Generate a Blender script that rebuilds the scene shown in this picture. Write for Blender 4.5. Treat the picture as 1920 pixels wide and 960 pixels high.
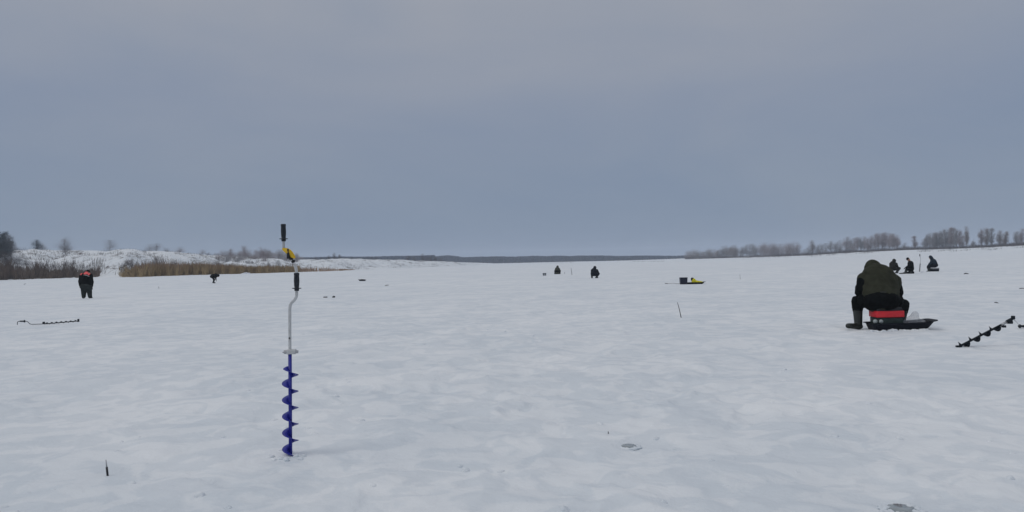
import bpy, bmesh, math, random
import numpy as np
from mathutils import Vector, Matrix, Quaternion

S = bpy.context.scene
for o in list(bpy.data.objects): bpy.data.objects.remove(o)
COL = S.collection
R = math.radians

# ------------------------------------------------------------------ camera
F = 1450.0                 # focal length in photo pixels (1920 wide)
CH = 1.5                   # eye height above the ice
ROLL = math.atan(0.023)
PITCH = math.atan(8/1450)
cr, sr, cp, sp = math.cos(ROLL), math.sin(ROLL), math.cos(PITCH), math.sin(PITCH)
FW = Vector((0, cp, sp)); U0 = Vector((0, -sp, cp)); R0 = Vector((1, 0, 0))
RT = R0*cr - U0*sr; UP = R0*sr + U0*cr
cam_d = bpy.data.cameras.new('camera'); cam = bpy.data.objects.new('camera', cam_d); COL.objects.link(cam)
cam_d.sensor_width = 36; cam_d.lens = 36*F/1920; cam_d.clip_end = 20000; cam_d.clip_start = 0.05
M = Matrix((RT, UP, -FW)).transposed().to_4x4(); M.translation = (0, 0, CH)
cam.matrix_world = M
S.camera = cam

# ------------------------------------------------------------------ sky: overcast over a thin Nishita sky
SUN_EL, SUN_AZ = R(48), R(-112)      # azimuth from +Y towards +X
w = bpy.data.worlds.new('World'); S.world = w; w.use_nodes = True
nt = w.node_tree; nt.nodes.clear()
def N(nt, t, **k):
    n = nt.nodes.new(t)
    for a, b in k.items(): setattr(n, a, b)
    return n
out = N(nt, 'ShaderNodeOutputWorld'); bgA = N(nt, 'ShaderNodeBackground'); bgB = N(nt, 'ShaderNodeBackground'); mix = N(nt, 'ShaderNodeMixShader')
sky = N(nt, 'ShaderNodeTexSky', sky_type='NISHITA'); sky.sun_disc = False; sky.sun_elevation = SUN_EL; sky.sun_rotation = SUN_AZ
bgA.inputs['Strength'].default_value = 0.05
nt.links.new(sky.outputs[0], bgA.inputs['Color'])
tc = N(nt, 'ShaderNodeTexCoord'); sep = N(nt, 'ShaderNodeSeparateXYZ'); nt.links.new(tc.outputs['Generated'], sep.inputs[0])
rmp = N(nt, 'ShaderNodeValToRGB'); nt.links.new(sep.outputs['Z'], rmp.inputs[0])
e = rmp.color_ramp.elements
e[0].position = 0.0;  e[0].color = (.212, .272, .368, 1)
e[1].position = 1.0;  e[1].color = (.60, .61, .64, 1)
for p, c in ((.10, (.222, .276, .370, 1)), (.20, (.250, .294, .382, 1)), (.32, (.312, .341, .402, 1)), (.6, (.48, .50, .56, 1))):
    q = e.new(p); q.color = c
# soft cloud relief: two stretched noises
mp = N(nt, 'ShaderNodeMapping'); mp.inputs['Scale'].default_value = (1.0, 1.0, 3.2); nt.links.new(tc.outputs['Generated'], mp.inputs[0])
n1 = N(nt, 'ShaderNodeTexNoise'); n1.inputs['Scale'].default_value = 2.3; n1.inputs['Detail'].default_value = 5; n1.inputs['Roughness'].default_value = .5; n1.inputs['Distortion'].default_value = .4
nt.links.new(mp.outputs[0], n1.inputs[0])
mr = N(nt, 'ShaderNodeMapRange'); mr.inputs[1].default_value = .3; mr.inputs[2].default_value = .7; mr.inputs[3].default_value = 0; mr.inputs[4].default_value = 1
nt.links.new(n1.outputs[0], mr.inputs[0])
tint = N(nt, 'ShaderNodeMix', data_type='RGBA'); tint.inputs[6].default_value = (.92, .95, .99, 1); tint.inputs[7].default_value = (1.12, 1.075, 1.03, 1)
nt.links.new(mr.outputs[0], tint.inputs[0])
mul = N(nt, 'ShaderNodeMix', data_type='RGBA', blend_type='MULTIPLY'); mul.inputs[0].default_value = 1
nt.links.new(rmp.outputs[0], mul.inputs[6]); nt.links.new(tint.outputs[2], mul.inputs[7])
nt.links.new(mul.outputs[2], bgB.inputs['Color']); bgB.inputs['Strength'].default_value = 1.0
mix.inputs[0].default_value = .94
nt.links.new(bgA.outputs[0], mix.inputs[1]); nt.links.new(bgB.outputs[0], mix.inputs[2]); nt.links.new(mix.outputs[0], out.inputs[0])

sd = bpy.data.lights.new('sun', 'SUN'); sun = bpy.data.objects.new('sun', sd); COL.objects.link(sun)
sd.energy = 0.55; sd.angle = R(18); sd.color = (1, .96, .90)
dirv = Vector((math.cos(SUN_EL)*math.sin(SUN_AZ), math.cos(SUN_EL)*math.cos(SUN_AZ), math.sin(SUN_EL)))
sun.rotation_euler = dirv.to_track_quat('Z', 'Y').to_euler()
S.view_settings.view_transform = 'Standard'; S.view_settings.look = 'None'; S.view_settings.exposure = 0; S.view_settings.gamma = 1
S.cycles.volume_bounces = 1; S.cycles.max_bounces = 6

# ------------------------------------------------------------------ tagging helpers
def tag(o, label=None, cat=None, group=None, kind=None):
    if label: o['label'] = label
    if cat: o['category'] = cat
    if group: o['group'] = group
    if kind: o['kind'] = kind
    return o
def thing(name, label, cat, loc=(0, 0, 0), group=None):
    o = bpy.data.objects.new(name, None); COL.objects.link(o); o.location = loc; o.empty_display_size = .1
    return tag(o, label, cat, group)
def link(name, me, m=None, parent=None, smooth=True):
    o = bpy.data.objects.new(name, me); COL.objects.link(o)
    if m is not None and not me.materials: me.materials.append(m)
    if smooth: me.polygons.foreach_set('use_smooth', [True]*len(me.polygons))
    if parent: o.parent = parent
    return o
def from_bm(name, bm, m, parent=None, smooth=True):
    me = bpy.data.meshes.new(name); bm.normal_update(); bm.to_mesh(me); bm.free()
    return link(name, me, m, parent, smooth)
def from_py(name, v, f, m, parent=None, smooth=False):
    me = bpy.data.meshes.new(name); me.from_pydata(v, [], f); me.update()
    return link(name, me, m, parent, smooth)

# ------------------------------------------------------------------ photo measurements -> places
def ray(px, py): return FW + RT*((px-960)/F) - UP*((py-480)/F)
def P(px, py, Y):            # the point at distance Y (world y) seen there
    d = ray(px, py); t = Y/d.y
    return Vector((0, 0, CH)) + d*t
def G(px, py, z=0):          # the point of the ice seen there
    d = ray(px, py); t = (z-CH)/d.z
    return Vector((0, 0, CH)) + d*t
def hz(px): return 488 - .023*(px-960)

# ------------------------------------------------------------------ noise
def _h(ix, iy, s):
    n = (ix*374761393 + iy*668265263 + s*2147483647) & 0xffffffff
    n = ((n ^ (n >> 13))*1274126177) & 0xffffffff
    return ((n ^ (n >> 16)) & 0xffff)/65535.0
def vn(x, y, s=0):
    x = np.asarray(x, float); y = np.asarray(y, float)
    ix = np.floor(x).astype(np.int64); iy = np.floor(y).astype(np.int64); fx = x-ix; fy = y-iy
    fx = fx**3*(fx*(fx*6-15)+10); fy = fy**3*(fy*(fy*6-15)+10)
    a = _h(ix, iy, s); b = _h(ix+1, iy, s); c = _h(ix, iy+1, s); d = _h(ix+1, iy+1, s)
    return ((a*(1-fx)+b*fx)*(1-fy) + (c*(1-fx)+d*fx)*fy)*2-1
def rot(x, y, a): return x*math.cos(a)-y*math.sin(a), x*math.sin(a)+y*math.cos(a)
def nz(x, y, lam, s=0):
    a, b = rot(x, y, .7+s*1.3); return (vn(a/lam, b/lam, s)*.65 + vn(a/lam*1.9+7, b/lam*1.9, s+50)*.35)

# ------------------------------------------------------------------ terrain
AZ = lambda px: (px-960)/F           # tangent of the azimuth
def tab(a, t): return np.interp(a, [AZ(p) for p, _ in t], [v for _, v in t])
T_BASE = [(-900, 120), (0, 136), (100, 150), (200, 150), (240, 138), (400, 152), (560, 165), (640, 195), (700, 255), (860, 430), (1000, 700)]
T_TOPD = [(-900, 34), (0, 36), (200, 55), (400, 98), (560, 145), (700, 132), (860, 90)]
T_TOPZ = [(-900, 7), (0, 6.6), (40, 6.6), (200, 6.2), (300, 6.1), (400, 5.0), (480, 4.3), (560, 3.5), (650, 3.4), (760, 2.6), (830, 1.6), (880, .0), (930, -1.7)]
T_RB = [(1180, 800), (1285, 600), (1400, 540), (1500, 480), (1600, 440), (1700, 400), (1920, 345), (2800, 250)]
T_RZ = [(1180, -1.7), (1260, -1.2), (1285, -.8), (1400, -.2), (1500, .2), (1600, 1.5), (1700, 2.1), (1800, 2.2), (1920, 2.8), (2800, 4)]
def sm(x): x = np.clip(x, 0, 1); return x*x*(3-2*x)
def big(x, y):
    D = np.hypot(x, y)+1e-6
    a = np.where(y > .05*D, x/np.maximum(y, .05*D), np.sign(x)*20)
    Yd = np.where(y > 0, np.maximum(y, .05*D), D)
    g = np.interp(Yd, [0, 150, 215, 270, 340, 450, 600, 900, 2000], [0, 0, -.28, -.55, -.84, -1.2, -1.5, -1.7, -2.0])
    front = y > 0
    b = tab(a, T_BASE) + nz(x, y, 23, 3)*4; w_ = tab(a, T_TOPD); zt = tab(a, T_TOPZ) + nz(x, y, 40, 4)*.25
    t = (Yd-b)/w_
    gul = nz(x*1.0, y*.35, 7, 8)
    tt = t + gul*.22*sm(t*3)*sm((1.5-t)*2)
    prof = .18*sm(tt*3) + .82*sm((tt-.15)*1.35)**.8
    lz = (zt-g)*prof*(a < AZ(935))*front
    rb = tab(a, T_RB) + nz(x, y, 30, 5)*4; rz = tab(a, T_RZ)
    tr = (Yd-(rb-55))/55
    rzv = (rz-g)*sm(tr)*(a > AZ(1180))*front
    bankL = sm(t*5)*sm((1.25-t)*6)*(a < AZ(900))*front
    return g+lz+rzv, bankL
def fine(x, y, sp):
    D = np.hypot(x, y)
    rough = sm(.55+nz(x, y, 3.4, 11)*.9 + nz(x, y, 9, 12)*.5)
    rough = np.maximum(rough, .8*np.exp(-((x-6.7)**2+(y-13.2)**2)/5))
    def on(l): return np.clip((l/np.maximum(sp, 1e-4)-2.2)/2.5, 0, 1)
    h = (.014+.030*np.exp(-D/14))*nz(x, y, 2.6, 1)*on(2.6)
    bil = 1-np.abs(nz(x, y, .85, 2))*2
    pl = sm((nz(x, y, 1.15, 40)+.02)*3.2)*.020 + sm((nz(x, y, .52, 42)-.05)*3.5)*.016*(.35+.65*rough)
    h = h + pl*on(.6)
    h = h + (.034*bil*rough + .010*nz(x, y, 1.1, 21))*on(.85)
    b2 = 1-np.abs(nz(x, y, .36, 6))*2
    h = h + .024*b2*rough*on(.36)
    pits = np.clip(nz(x, y, .5, 30)-.42, 0, 1)
    h = h - .10*pits*rough*on(.5)
    h = h + .008*nz(x, y, .15, 7)*(.25+.75*rough)*on(.15)
    h = h + .03*nz(x, y, 12, 9)*on(12) + .12*nz(x, y, 60, 10)*on(60)*(D > 60)
    return h*np.clip(D/2, .3, 1)
def gz(x, y):
    x = np.array([x]); y = np.array([y]); D = math.hypot(x[0], y[0])
    return float(big(x, y)[0][0] + fine(x, y, np.array([D*.009]))[0])
def on_ice(px, py):
    p = G(px, py)
    for _ in range(4): p = G(px, py, gz(p.x, p.y))
    return p

def mat(name, col, rough=.7, var=.15, scale=20, bump=.0, metal=0, obj=True, bscale=None, spec=.4):
    m = bpy.data.materials.new(name); m.use_nodes = True; nt = m.node_tree; b = nt.nodes['Principled BSDF']
    b.inputs['Roughness'].default_value = rough; b.inputs['Metallic'].default_value = metal; b.inputs['Specular IOR Level'].default_value = spec
    t = N(nt, 'ShaderNodeTexCoord'); n = N(nt, 'ShaderNodeTexNoise'); n.inputs['Scale'].default_value = scale; n.inputs['Detail'].default_value = 5
    nt.links.new(t.outputs['Object'], n.inputs[0])
    x = N(nt, 'ShaderNodeMix', data_type='RGBA')
    x.inputs[6].default_value = tuple(c*(1-var) for c in col)+(1,); x.inputs[7].default_value = tuple(min(1, c*(1+var)) for c in col)+(1,)
    r = N(nt, 'ShaderNodeMapRange'); r.inputs[1].default_value = .35; r.inputs[2].default_value = .65
    nt.links.new(n.outputs[0], r.inputs[0]); nt.links.new(r.outputs[0], x.inputs[0]); nt.links.new(x.outputs[2], b.inputs['Base Color'])
    if bump:
        n2 = N(nt, 'ShaderNodeTexNoise'); n2.inputs['Scale'].default_value = bscale or scale*3; n2.inputs['Detail'].default_value = 4
        nt.links.new(t.outputs['Object'], n2.inputs[0])
        bp = N(nt, 'ShaderNodeBump'); bp.inputs['Strength'].default_value = bump; bp.inputs['Distance'].default_value = .02
        nt.links.new(n2.outputs[0], bp.inputs['Height']); nt.links.new(bp.outputs[0], b.inputs['Normal'])
    return m

def snow_material():
    m = bpy.data.materials.new('old_snow'); m.use_nodes = True; nt = m.node_tree; b = nt.nodes['Principled BSDF']; L = nt.links.new
    b.inputs['Roughness'].default_value = .62; b.inputs['Specular IOR Level'].default_value = .25
    t = N(nt, 'ShaderNodeTexCoord')
    def noise(sc, det=4, ro=.5, dist=0, sx=1):
        mp = N(nt, 'ShaderNodeMapping'); mp.inputs['Scale'].default_value = (1, sx, 1); L(t.outputs['Object'], mp.inputs[0])
        n = N(nt, 'ShaderNodeTexNoise'); n.inputs['Scale'].default_value = sc; n.inputs['Detail'].default_value = det
        n.inputs['Roughness'].default_value = ro; n.inputs['Distortion'].default_value = dist; L(mp.outputs[0], n.inputs[0]); return n
    def rng(n, a, c, lo=0, hi=1):
        r = N(nt, 'ShaderNodeMapRange'); r.inputs[1].default_value = a; r.inputs[2].default_value = c; r.inputs[3].default_value = lo; r.inputs[4].default_value = hi
        L(n.outputs[0], r.inputs[0]); return r
    # damp glazed crust (greyer, bluish) against drifted dry snow (whiter)
    a = rng(noise(.42, 5, .55, .8), .42, .60); c = rng(noise(2.1, 5, .55, 1.0), .47, .545); f = rng(noise(.07, 3), .35, .65)
    m1 = N(nt, 'ShaderNodeMath', operation='MULTIPLY_ADD'); L(a.outputs[0], m1.inputs[0]); m1.inputs[1].default_value = .38
    m2 = N(nt, 'ShaderNodeMath', operation='MULTIPLY'); L(c.outputs[0], m2.inputs[0]); m2.inputs[1].default_value = .42; L(m2.outputs[0], m1.inputs[2])
    m3 = N(nt, 'ShaderNodeMath', operation='MULTIPLY_ADD'); L(f.outputs[0], m3.inputs[0]); m3.inputs[1].default_value = .2; L(m1.outputs[0], m3.inputs[2])
    x = N(nt, 'ShaderNodeMix', data_type='RGBA'); x.inputs[6].default_value = (.645, .70, .742, 1); x.inputs[7].default_value = (.83, .855, .865, 1)
    L(m3.outputs[0], x.inputs[0])
    # bare earth and dead turf showing on the eroded bank
    at = N(nt, 'ShaderNodeAttribute'); at.attribute_name = 'bank'
    e1 = rng(noise(.30, 6, .70, 1.2, .45), .51, .615); e2 = rng(noise(1.3, 4, .6), .40, .60)
    q = N(nt, 'ShaderNodeMath', operation='MULTIPLY'); L(e1.outputs[0], q.inputs[0]); L(e2.outputs[0], q.inputs[1])
    q2 = N(nt, 'ShaderNodeMath', operation='MULTIPLY'); L(q.outputs[0], q2.inputs[0]); L(at.outputs['Fac'], q2.inputs[1])
    y = N(nt, 'ShaderNodeMix', data_type='RGBA'); L(q2.outputs[0], y.inputs[0]); L(x.outputs[2], y.inputs[6]); y.inputs[7].default_value = (.10, .092, .09, 1)
    L(y.outputs[2], b.inputs['Base Color'])
    n3 = noise(14, 6, .6); bp = N(nt, 'ShaderNodeBump'); bp.inputs['Strength'].default_value = .35; bp.inputs['Distance'].default_value = .02
    L(n3.outputs[0], bp.inputs['Height'])
    n4 = noise(3.2, 5, .5, .6); bp2 = N(nt, 'ShaderNodeBump'); bp2.inputs['Strength'].default_value = .5; bp2.inputs['Distance'].default_value = .06
    L(n4.outputs[0], bp2.inputs['Height']); L(bp.outputs[0], bp2.inputs['Normal']); L(bp2.outputs[0], b.inputs['Normal'])
    return m
SNOW = snow_material()

def build_ground():
    fr = np.arange(-42, 42.001, .09); bk = np.arange(47, 314, 5.0)
    th = np.radians(np.concatenate([fr, bk])); na = len(th)
    rs = [.8]
    while rs[-1] < 1850:
        r = rs[-1]; rs.append(r*(1.03 if r < 3.4 else 1.0065 if r < 12 else 1.010))
    rs = np.array(rs); nr = len(rs)
    TH, RR = np.meshgrid(th, rs); X = RR*np.sin(TH); Y = RR*np.cos(TH)
    sp = RR*.009
    zb, bank = big(X, Y); Z = zb + fine(X, Y, sp)
    Z += bank*nz(X, Y, 3.0, 14)*.35 + bank*nz(X, Y, 9, 15)*.5
    co = np.stack([X, Y, Z], -1).reshape(-1, 3)
    co = np.vstack([co, [[0, 0, float(Z[0].mean())]]])
    i = np.arange(nr-1)[:, None]*na; j = np.arange(na)[None, :]; j2 = (j+1) % na
    q = np.stack([i+j, i+j2, i+na+j2, i+na+j], -1).reshape(-1, 4)[:, ::-1]
    tri = np.stack([np.full(na, len(co)-1), (np.arange(na)+1) % na, np.arange(na)], -1)[:, ::-1]
    me = bpy.data.meshes.new('snow_ground')
    me.vertices.add(len(co)); me.vertices.foreach_set('co', co.ravel())
    me.loops.add(q.size+tri.size); me.loops.foreach_set('vertex_index', np.concatenate([q.ravel(), tri.ravel()]))
    me.polygons.add(len(q)+len(tri))
    me.polygons.foreach_set('loop_start', np.concatenate([np.arange(len(q))*4, len(q)*4+np.arange(len(tri))*3]))
    me.polygons.foreach_set('loop_total', np.concatenate([np.full(len(q), 4), np.full(len(tri), 3)]))
    me.update(calc_edges=True); me.validate()
    at = me.attributes.new('bank', 'FLOAT', 'POINT'); at.data.foreach_set('value', np.append(bank.ravel(), 0).astype(np.float32))
    if me.polygons[0].normal.z < 0: me.flip_normals()
    o = link('snow_ground', me, SNOW); o['kind'] = 'structure'
    return o
build_ground()

# the air: even haze
hb = bmesh.new(); bmesh.ops.create_cube(hb, size=1)
for v in hb.verts: v.co = Vector((v.co.x*3900, v.co.y*3900, -3.2 if v.co.z < 0 else 26))
hm = bpy.data.materials.new('haze_air'); hm.use_nodes = True; hm.node_tree.nodes.clear()
ho = N(hm.node_tree, 'ShaderNodeOutputMaterial'); hv = N(hm.node_tree, 'ShaderNodeVolumePrincipled')
hv.inputs['Color'].default_value = (.80, .88, 1, 1); hv.inputs['Density'].default_value = .00038; hv.inputs['Anisotropy'].default_value = .2
hm.node_tree.links.new(hv.outputs[0], ho.inputs['Volume'])
haze = from_bm('haze', hb, hm, smooth=False); haze['kind'] = 'stuff'; haze['label'] = 'thin cold haze over the frozen river'

# ------------------------------------------------------------------ shape tools
def basis(d):
    d = d.normalized(); a = Vector((0, 0, 1)) if abs(d.z) < .9 else Vector((0, 1, 0))
    u = d.cross(a).normalized(); v = d.cross(u).normalized(); return u, v, d
def tube(bm, pts, rads, seg=12, caps=True):
    pts = [Vector(p) for p in pts]
    if not isinstance(rads, (list, tuple)): rads = [rads]*len(pts)
    rings = []; u = None
    for i, p in enumerate(pts):
        d = (pts[min(i+1, len(pts)-1)]-pts[max(i-1, 0)]).normalized()
        if u is None: u, _, _ = basis(d)
        else: u = (u - d*u.dot(d)).normalized()
        v = d.cross(u)
        rings.append([bm.verts.new(p+(u*math.cos(2*math.pi*k/seg)+v*math.sin(2*math.pi*k/seg))*rads[i]) for k in range(seg)])
    for a, b in zip(rings, rings[1:]):
        for k in range(seg): bm.faces.new((a[k], a[(k+1) % seg], b[(k+1) % seg], b[k]))
    if caps: bm.faces.new(rings[0][::-1]); bm.faces.new(rings[-1])
def smooth_path(pts, n=5):
    pts = [Vector(p) for p in pts]; o = []
    q = [pts[0]*2-pts[1]]+pts+[pts[-1]*2-pts[-2]]
    for i in range(1, len(q)-2):
        for k in range(n):
            t = k/n; a, b, c, d = q[i-1:i+3]
            o.append(.5*((2*b)+(c-a)*t+(2*a-5*b+4*c-d)*t*t+(3*b-a-3*c+d)*t**3))
    o.append(pts[-1]); return o
def flight(bm, p0, p1, r_in, r_out, pitch, phase=0, hand=-1, th=.004, seg=28, taper=.0):
    p0, p1 = Vector(p0), Vector(p1); L = (p1-p0).length; d = (p1-p0)/L
    u = Vector((1, 0, 0)); u = (u-d*u.dot(d)).normalized(); v = d.cross(u)
    n = int(L/pitch*seg); rows = []
    for i in range(n+1):
        s = i/n*L; a = phase + hand*2*math.pi*s/pitch
        e = u*math.cos(a)+v*math.sin(a)
        ro = r_out*(1 if L-s > pitch*.12 else .4+.6*(L-s)/(pitch*.12))
        ro = max(ro, r_in*1.02)
        rows.append([bm.verts.new(p0+d*(s+th/2)+e*r_in*.8), bm.verts.new(p0+d*(s+th/2)+e*(r_in+ro)/2), bm.verts.new(p0+d*(s+th*.3)+e*ro),
                     bm.verts.new(p0+d*(s-th*.3)+e*ro), bm.verts.new(p0+d*(s-th/2)+e*(r_in+ro)/2), bm.verts.new(p0+d*(s-th/2)+e*r_in*.8)])
    for a, b in zip(rows, rows[1:]):
        for k in range(6): bm.faces.new((a[k], a[(k+1) % 6], b[(k+1) % 6], b[k]))
    bm.faces.new(rows[0]); bm.faces.new(rows[-1][::-1])
    bmesh.ops.recalc_face_normals(bm, faces=bm.faces)
def rbox(bm, c, s, bev=.01, rz=0, top=(1, 1)):
    r = bmesh.ops.create_cube(bm, size=1); vs = r['verts']
    for v in vs:
        k = top if v.co.z > 0 else (1, 1)
        v.co = Vector((v.co.x*s[0]*k[0], v.co.y*s[1]*k[1], v.co.z*s[2]))
    es = list({e for v in vs for e in v.link_edges})
    if bev: 
        rr = bmesh.ops.bevel(bm, geom=es, offset=bev, segments=2, affect='EDGES', profile=.6); vs = list({v for f in rr['faces'] for v in f.verts} | {v for v in vs if v.is_valid})
    bmesh.ops.transform(bm, matrix=Matrix.Translation(Vector(c)) @ Matrix.Rotation(rz, 4, 'Z'), verts=vs)
def ell(bm, c, s, q=None, sub=3):
    r = bmesh.ops.create_icosphere(bm, subdivisions=sub, radius=1)
    m_ = Matrix.Translation(Vector(c)) @ (q.to_matrix().to_4x4() if q else Matrix.Identity(4)) @ Matrix.Diagonal((*s, 1))
    bmesh.ops.transform(bm, matrix=m_, verts=r['verts'])
def cap(bm, p0, r0, p1, r1, ax=None, k=1.0, seg=16):
    """tapered capsule; optionally scaled by k along the direction ax"""
    p0, p1 = Vector(p0), Vector(p1); d = p1-p0
    if d.length < 1e-4: d = Vector((0, 0, 1e-3)); p1 = p0+d
    u, v, n = basis(d); rings = []; m = 5
    prof = [(-math.cos(i/m*math.pi/2)*r0, math.sin(i/m*math.pi/2)*r0, 0) for i in range(1, m+1)] + [(math.sin(i/m*math.pi/2)*r1, math.cos(i/m*math.pi/2)*r1, 1) for i in range(0, m)]
    vs = []
    for (o, r, e) in prof:
        c = (p1 if e else p0)+n*o
        rg = [bm.verts.new(c+(u*math.cos(2*math.pi*j/seg)+v*math.sin(2*math.pi*j/seg))*r) for j in range(seg)]
        rings.append(rg); vs += rg
    for a, b in zip(rings, rings[1:]):
        for j in range(seg): bm.faces.new((a[j], a[(j+1) % seg], b[(j+1) % seg], b[j]))
    va = bm.verts.new(p0-n*r0); vb = bm.verts.new(p1+n*r1); vs += [va, vb]
    for j in range(seg):
        bm.faces.new((va, rings[0][(j+1) % seg], rings[0][j])); bm.faces.new((vb, rings[-1][j], rings[-1][(j+1) % seg]))
    if ax is not None:
        ax = Vector(ax).normalized()
        for q in vs:
            c = p0+n*(q.co-p0).dot(n); o = q.co-c; q.co = c+o+ax*o.dot(ax)*(k-1)
def blob(name, bm, vox, m, parent, it=6, folds=0, fs=.12, seed=0, fac=.5):
    """weld the pieces of bm into one continuous surface"""
    bmesh.ops.recalc_face_normals(bm, faces=bm.faces)
    me = bpy.data.meshes.new('tmp'); bm.to_mesh(me); bm.free()
    o = bpy.data.objects.new('tmp', me); COL.objects.link(o)
    a = o.modifiers.new('r', 'REMESH'); a.mode = 'VOXEL'; a.voxel_size = vox; a.adaptivity = 0
    b = o.modifiers.new('s', 'SMOOTH'); b.iterations = it; b.factor = fac
    dg = bpy.context.evaluated_depsgraph_get(); dg.update()
    res = bpy.data.meshes.new_from_object(o.evaluated_get(dg)); bpy.data.objects.remove(o); bpy.data.meshes.remove(me)
    res.name = name; res.materials.clear()
    if folds:
        n = len(res.vertices); co = np.empty(n*3); no = np.empty(n*3)
        res.vertices.foreach_get('co', co); res.vertices.foreach_get('normal', no)
        co = co.reshape(-1, 3); no = no.reshape(-1, 3)
        f = (1-np.abs(nz(co[:, 0]*1.0+co[:, 1]*.6, co[:, 2]*1.5-co[:, 1]*.4, fs, seed))*2.2)*.6 + nz(co[:, 0]+co[:, 1], co[:, 2], fs*2.3, seed+1)*.8
        co += no*(f*folds)[:, None]; res.vertices.foreach_set('co', co.ravel()); res.update()
    return link(name, res, m, parent)

# ------------------------------------------------------------------ materials
m_blue = mat('blue_enamel', (.020, .027, .27), .42, .12, 30, .05)
m_steel = mat('worn_steel', (.42, .43, .44), .42, .10, 25, .05, metal=.55)
m_zinc = mat('grey_painted_metal', (.50, .51, .51), .5, .1, 30, .05)
m_rub = mat('black_grip_rubber', (.012, .018, .026), .6, .2, 60, .2)
m_yel = mat('yellow_plastic', (.74, .47, .02), .45, .06, 30)
m_blk = mat('black_plastic', (.010, .012, .015), .5, .2, 20)
m_navy = mat('dark_sled_plastic', (.008, .011, .018), .6, .2, 12, .1, spec=.2)
m_drk = mat('dark_painted_steel', (.010, .015, .021), .6, .25, 30, spec=.2)
m_red = mat('red_plastic', (.62, .022, .032), .45, .06, 12)
m_green = mat('dark_green_plastic', (.012, .026, .022), .5, .2, 12)
m_white = mat('dull_white_plastic', (.34, .38, .37), .5, .1, 30)
m_olive = mat('olive_quilted_cloth', (.034, .036, .024), .9, .18, 9, .5, bscale=60, spec=.15)
m_cblk = mat('black_cloth', (.0045, .006, .0065), .92, .3, 9, .4, bscale=60, spec=.1)
m_boot = mat('rubber_boot_green', (.019, .024, .022), .5, .2, 14, .1)
m_skin = mat('skin', (.38, .22, .17), .55, .08, 30)
m_grey = mat('grey_cloth', (.055, .058, .058), .9, .2, 9, .4, spec=.1)
m_grol = mat('washed_olive_cloth', (.050, .052, .042), .9, .3, 12, .4, spec=.1)
m_dkbl = mat('charcoal_cloth', (.012, .015, .021), .9, .25, 9, .4, spec=.1)
m_brn = mat('dark_brown_cloth', (.020, .020, .018), .9, .25, 9, .4, spec=.1)
m_slate = mat('slate_blue_cloth', (.024, .037, .050), .9, .2, 9, .4, spec=.1)
m_coral = mat('coral_cloth', (.90, .15, .15), .8, .12, 9, .3, spec=.1)
m_stripe = mat('pale_stripe_plastic', (.50, .53, .54), .6, .1, 20)
m_stick = mat('dark_stick', (.035, .035, .038), .7, .3, 40)
m_reel = mat('pale_quill', (.35, .36, .37), .6, .2, 40)
m_yel2 = mat('yellow_vinyl', (.66, .60, .01), .6, .1, 10, .2)
m_ice = mat('clear_wet_ice', (.50, .56, .60), .15, .1, 20, .2)
m_bag = mat('milky_polythene', (.60, .63, .66), .35, .08, 20, .4)

# ------------------------------------------------------------------ people
def glove_bm(pos, d, side, out_, s=1.0):
    """mitten-thick glove: palm, four bent unequal fingers, thumb from the side of the palm"""
    bm = bmesh.new(); d = Vector(d).normalized(); out_ = Vector(out_); side_v = (out_-d*out_.dot(d)).normalized(); dn = d.cross(side_v)*side
    pos = Vector(pos)
    cap(bm, pos-d*.02*s, .034*s, pos+d*.055*s, .042*s, dn, .55)
    for k, (ln, off) in enumerate(((.062, .033), (.072, .011), (.068, -.011), (.052, -.032))):
        a = pos+d*.085*s+side_v*off*s; b = a+d*ln*.55*s+dn*.010*s; c = b+(d*.45+dn*.75).normalized()*ln*.55*s
        cap(bm, a-d*.02*s, .0125*s, b, .0115*s, seg=8); cap(bm, b, .0115*s, c, .0095*s, seg=8)
    a = pos+d*.015*s+side_v*.036*s; b = a+(d*.7+side_v*.7).normalized()*.045*s+dn*.01*s; c = b+(d*.8+dn*.5).normalized()*.032*s
    cap(bm, a, .015*s, b, .0135*s, seg=8); cap(bm, b, .0135*s, c, .011*s, seg=8)
    return bm
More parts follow.
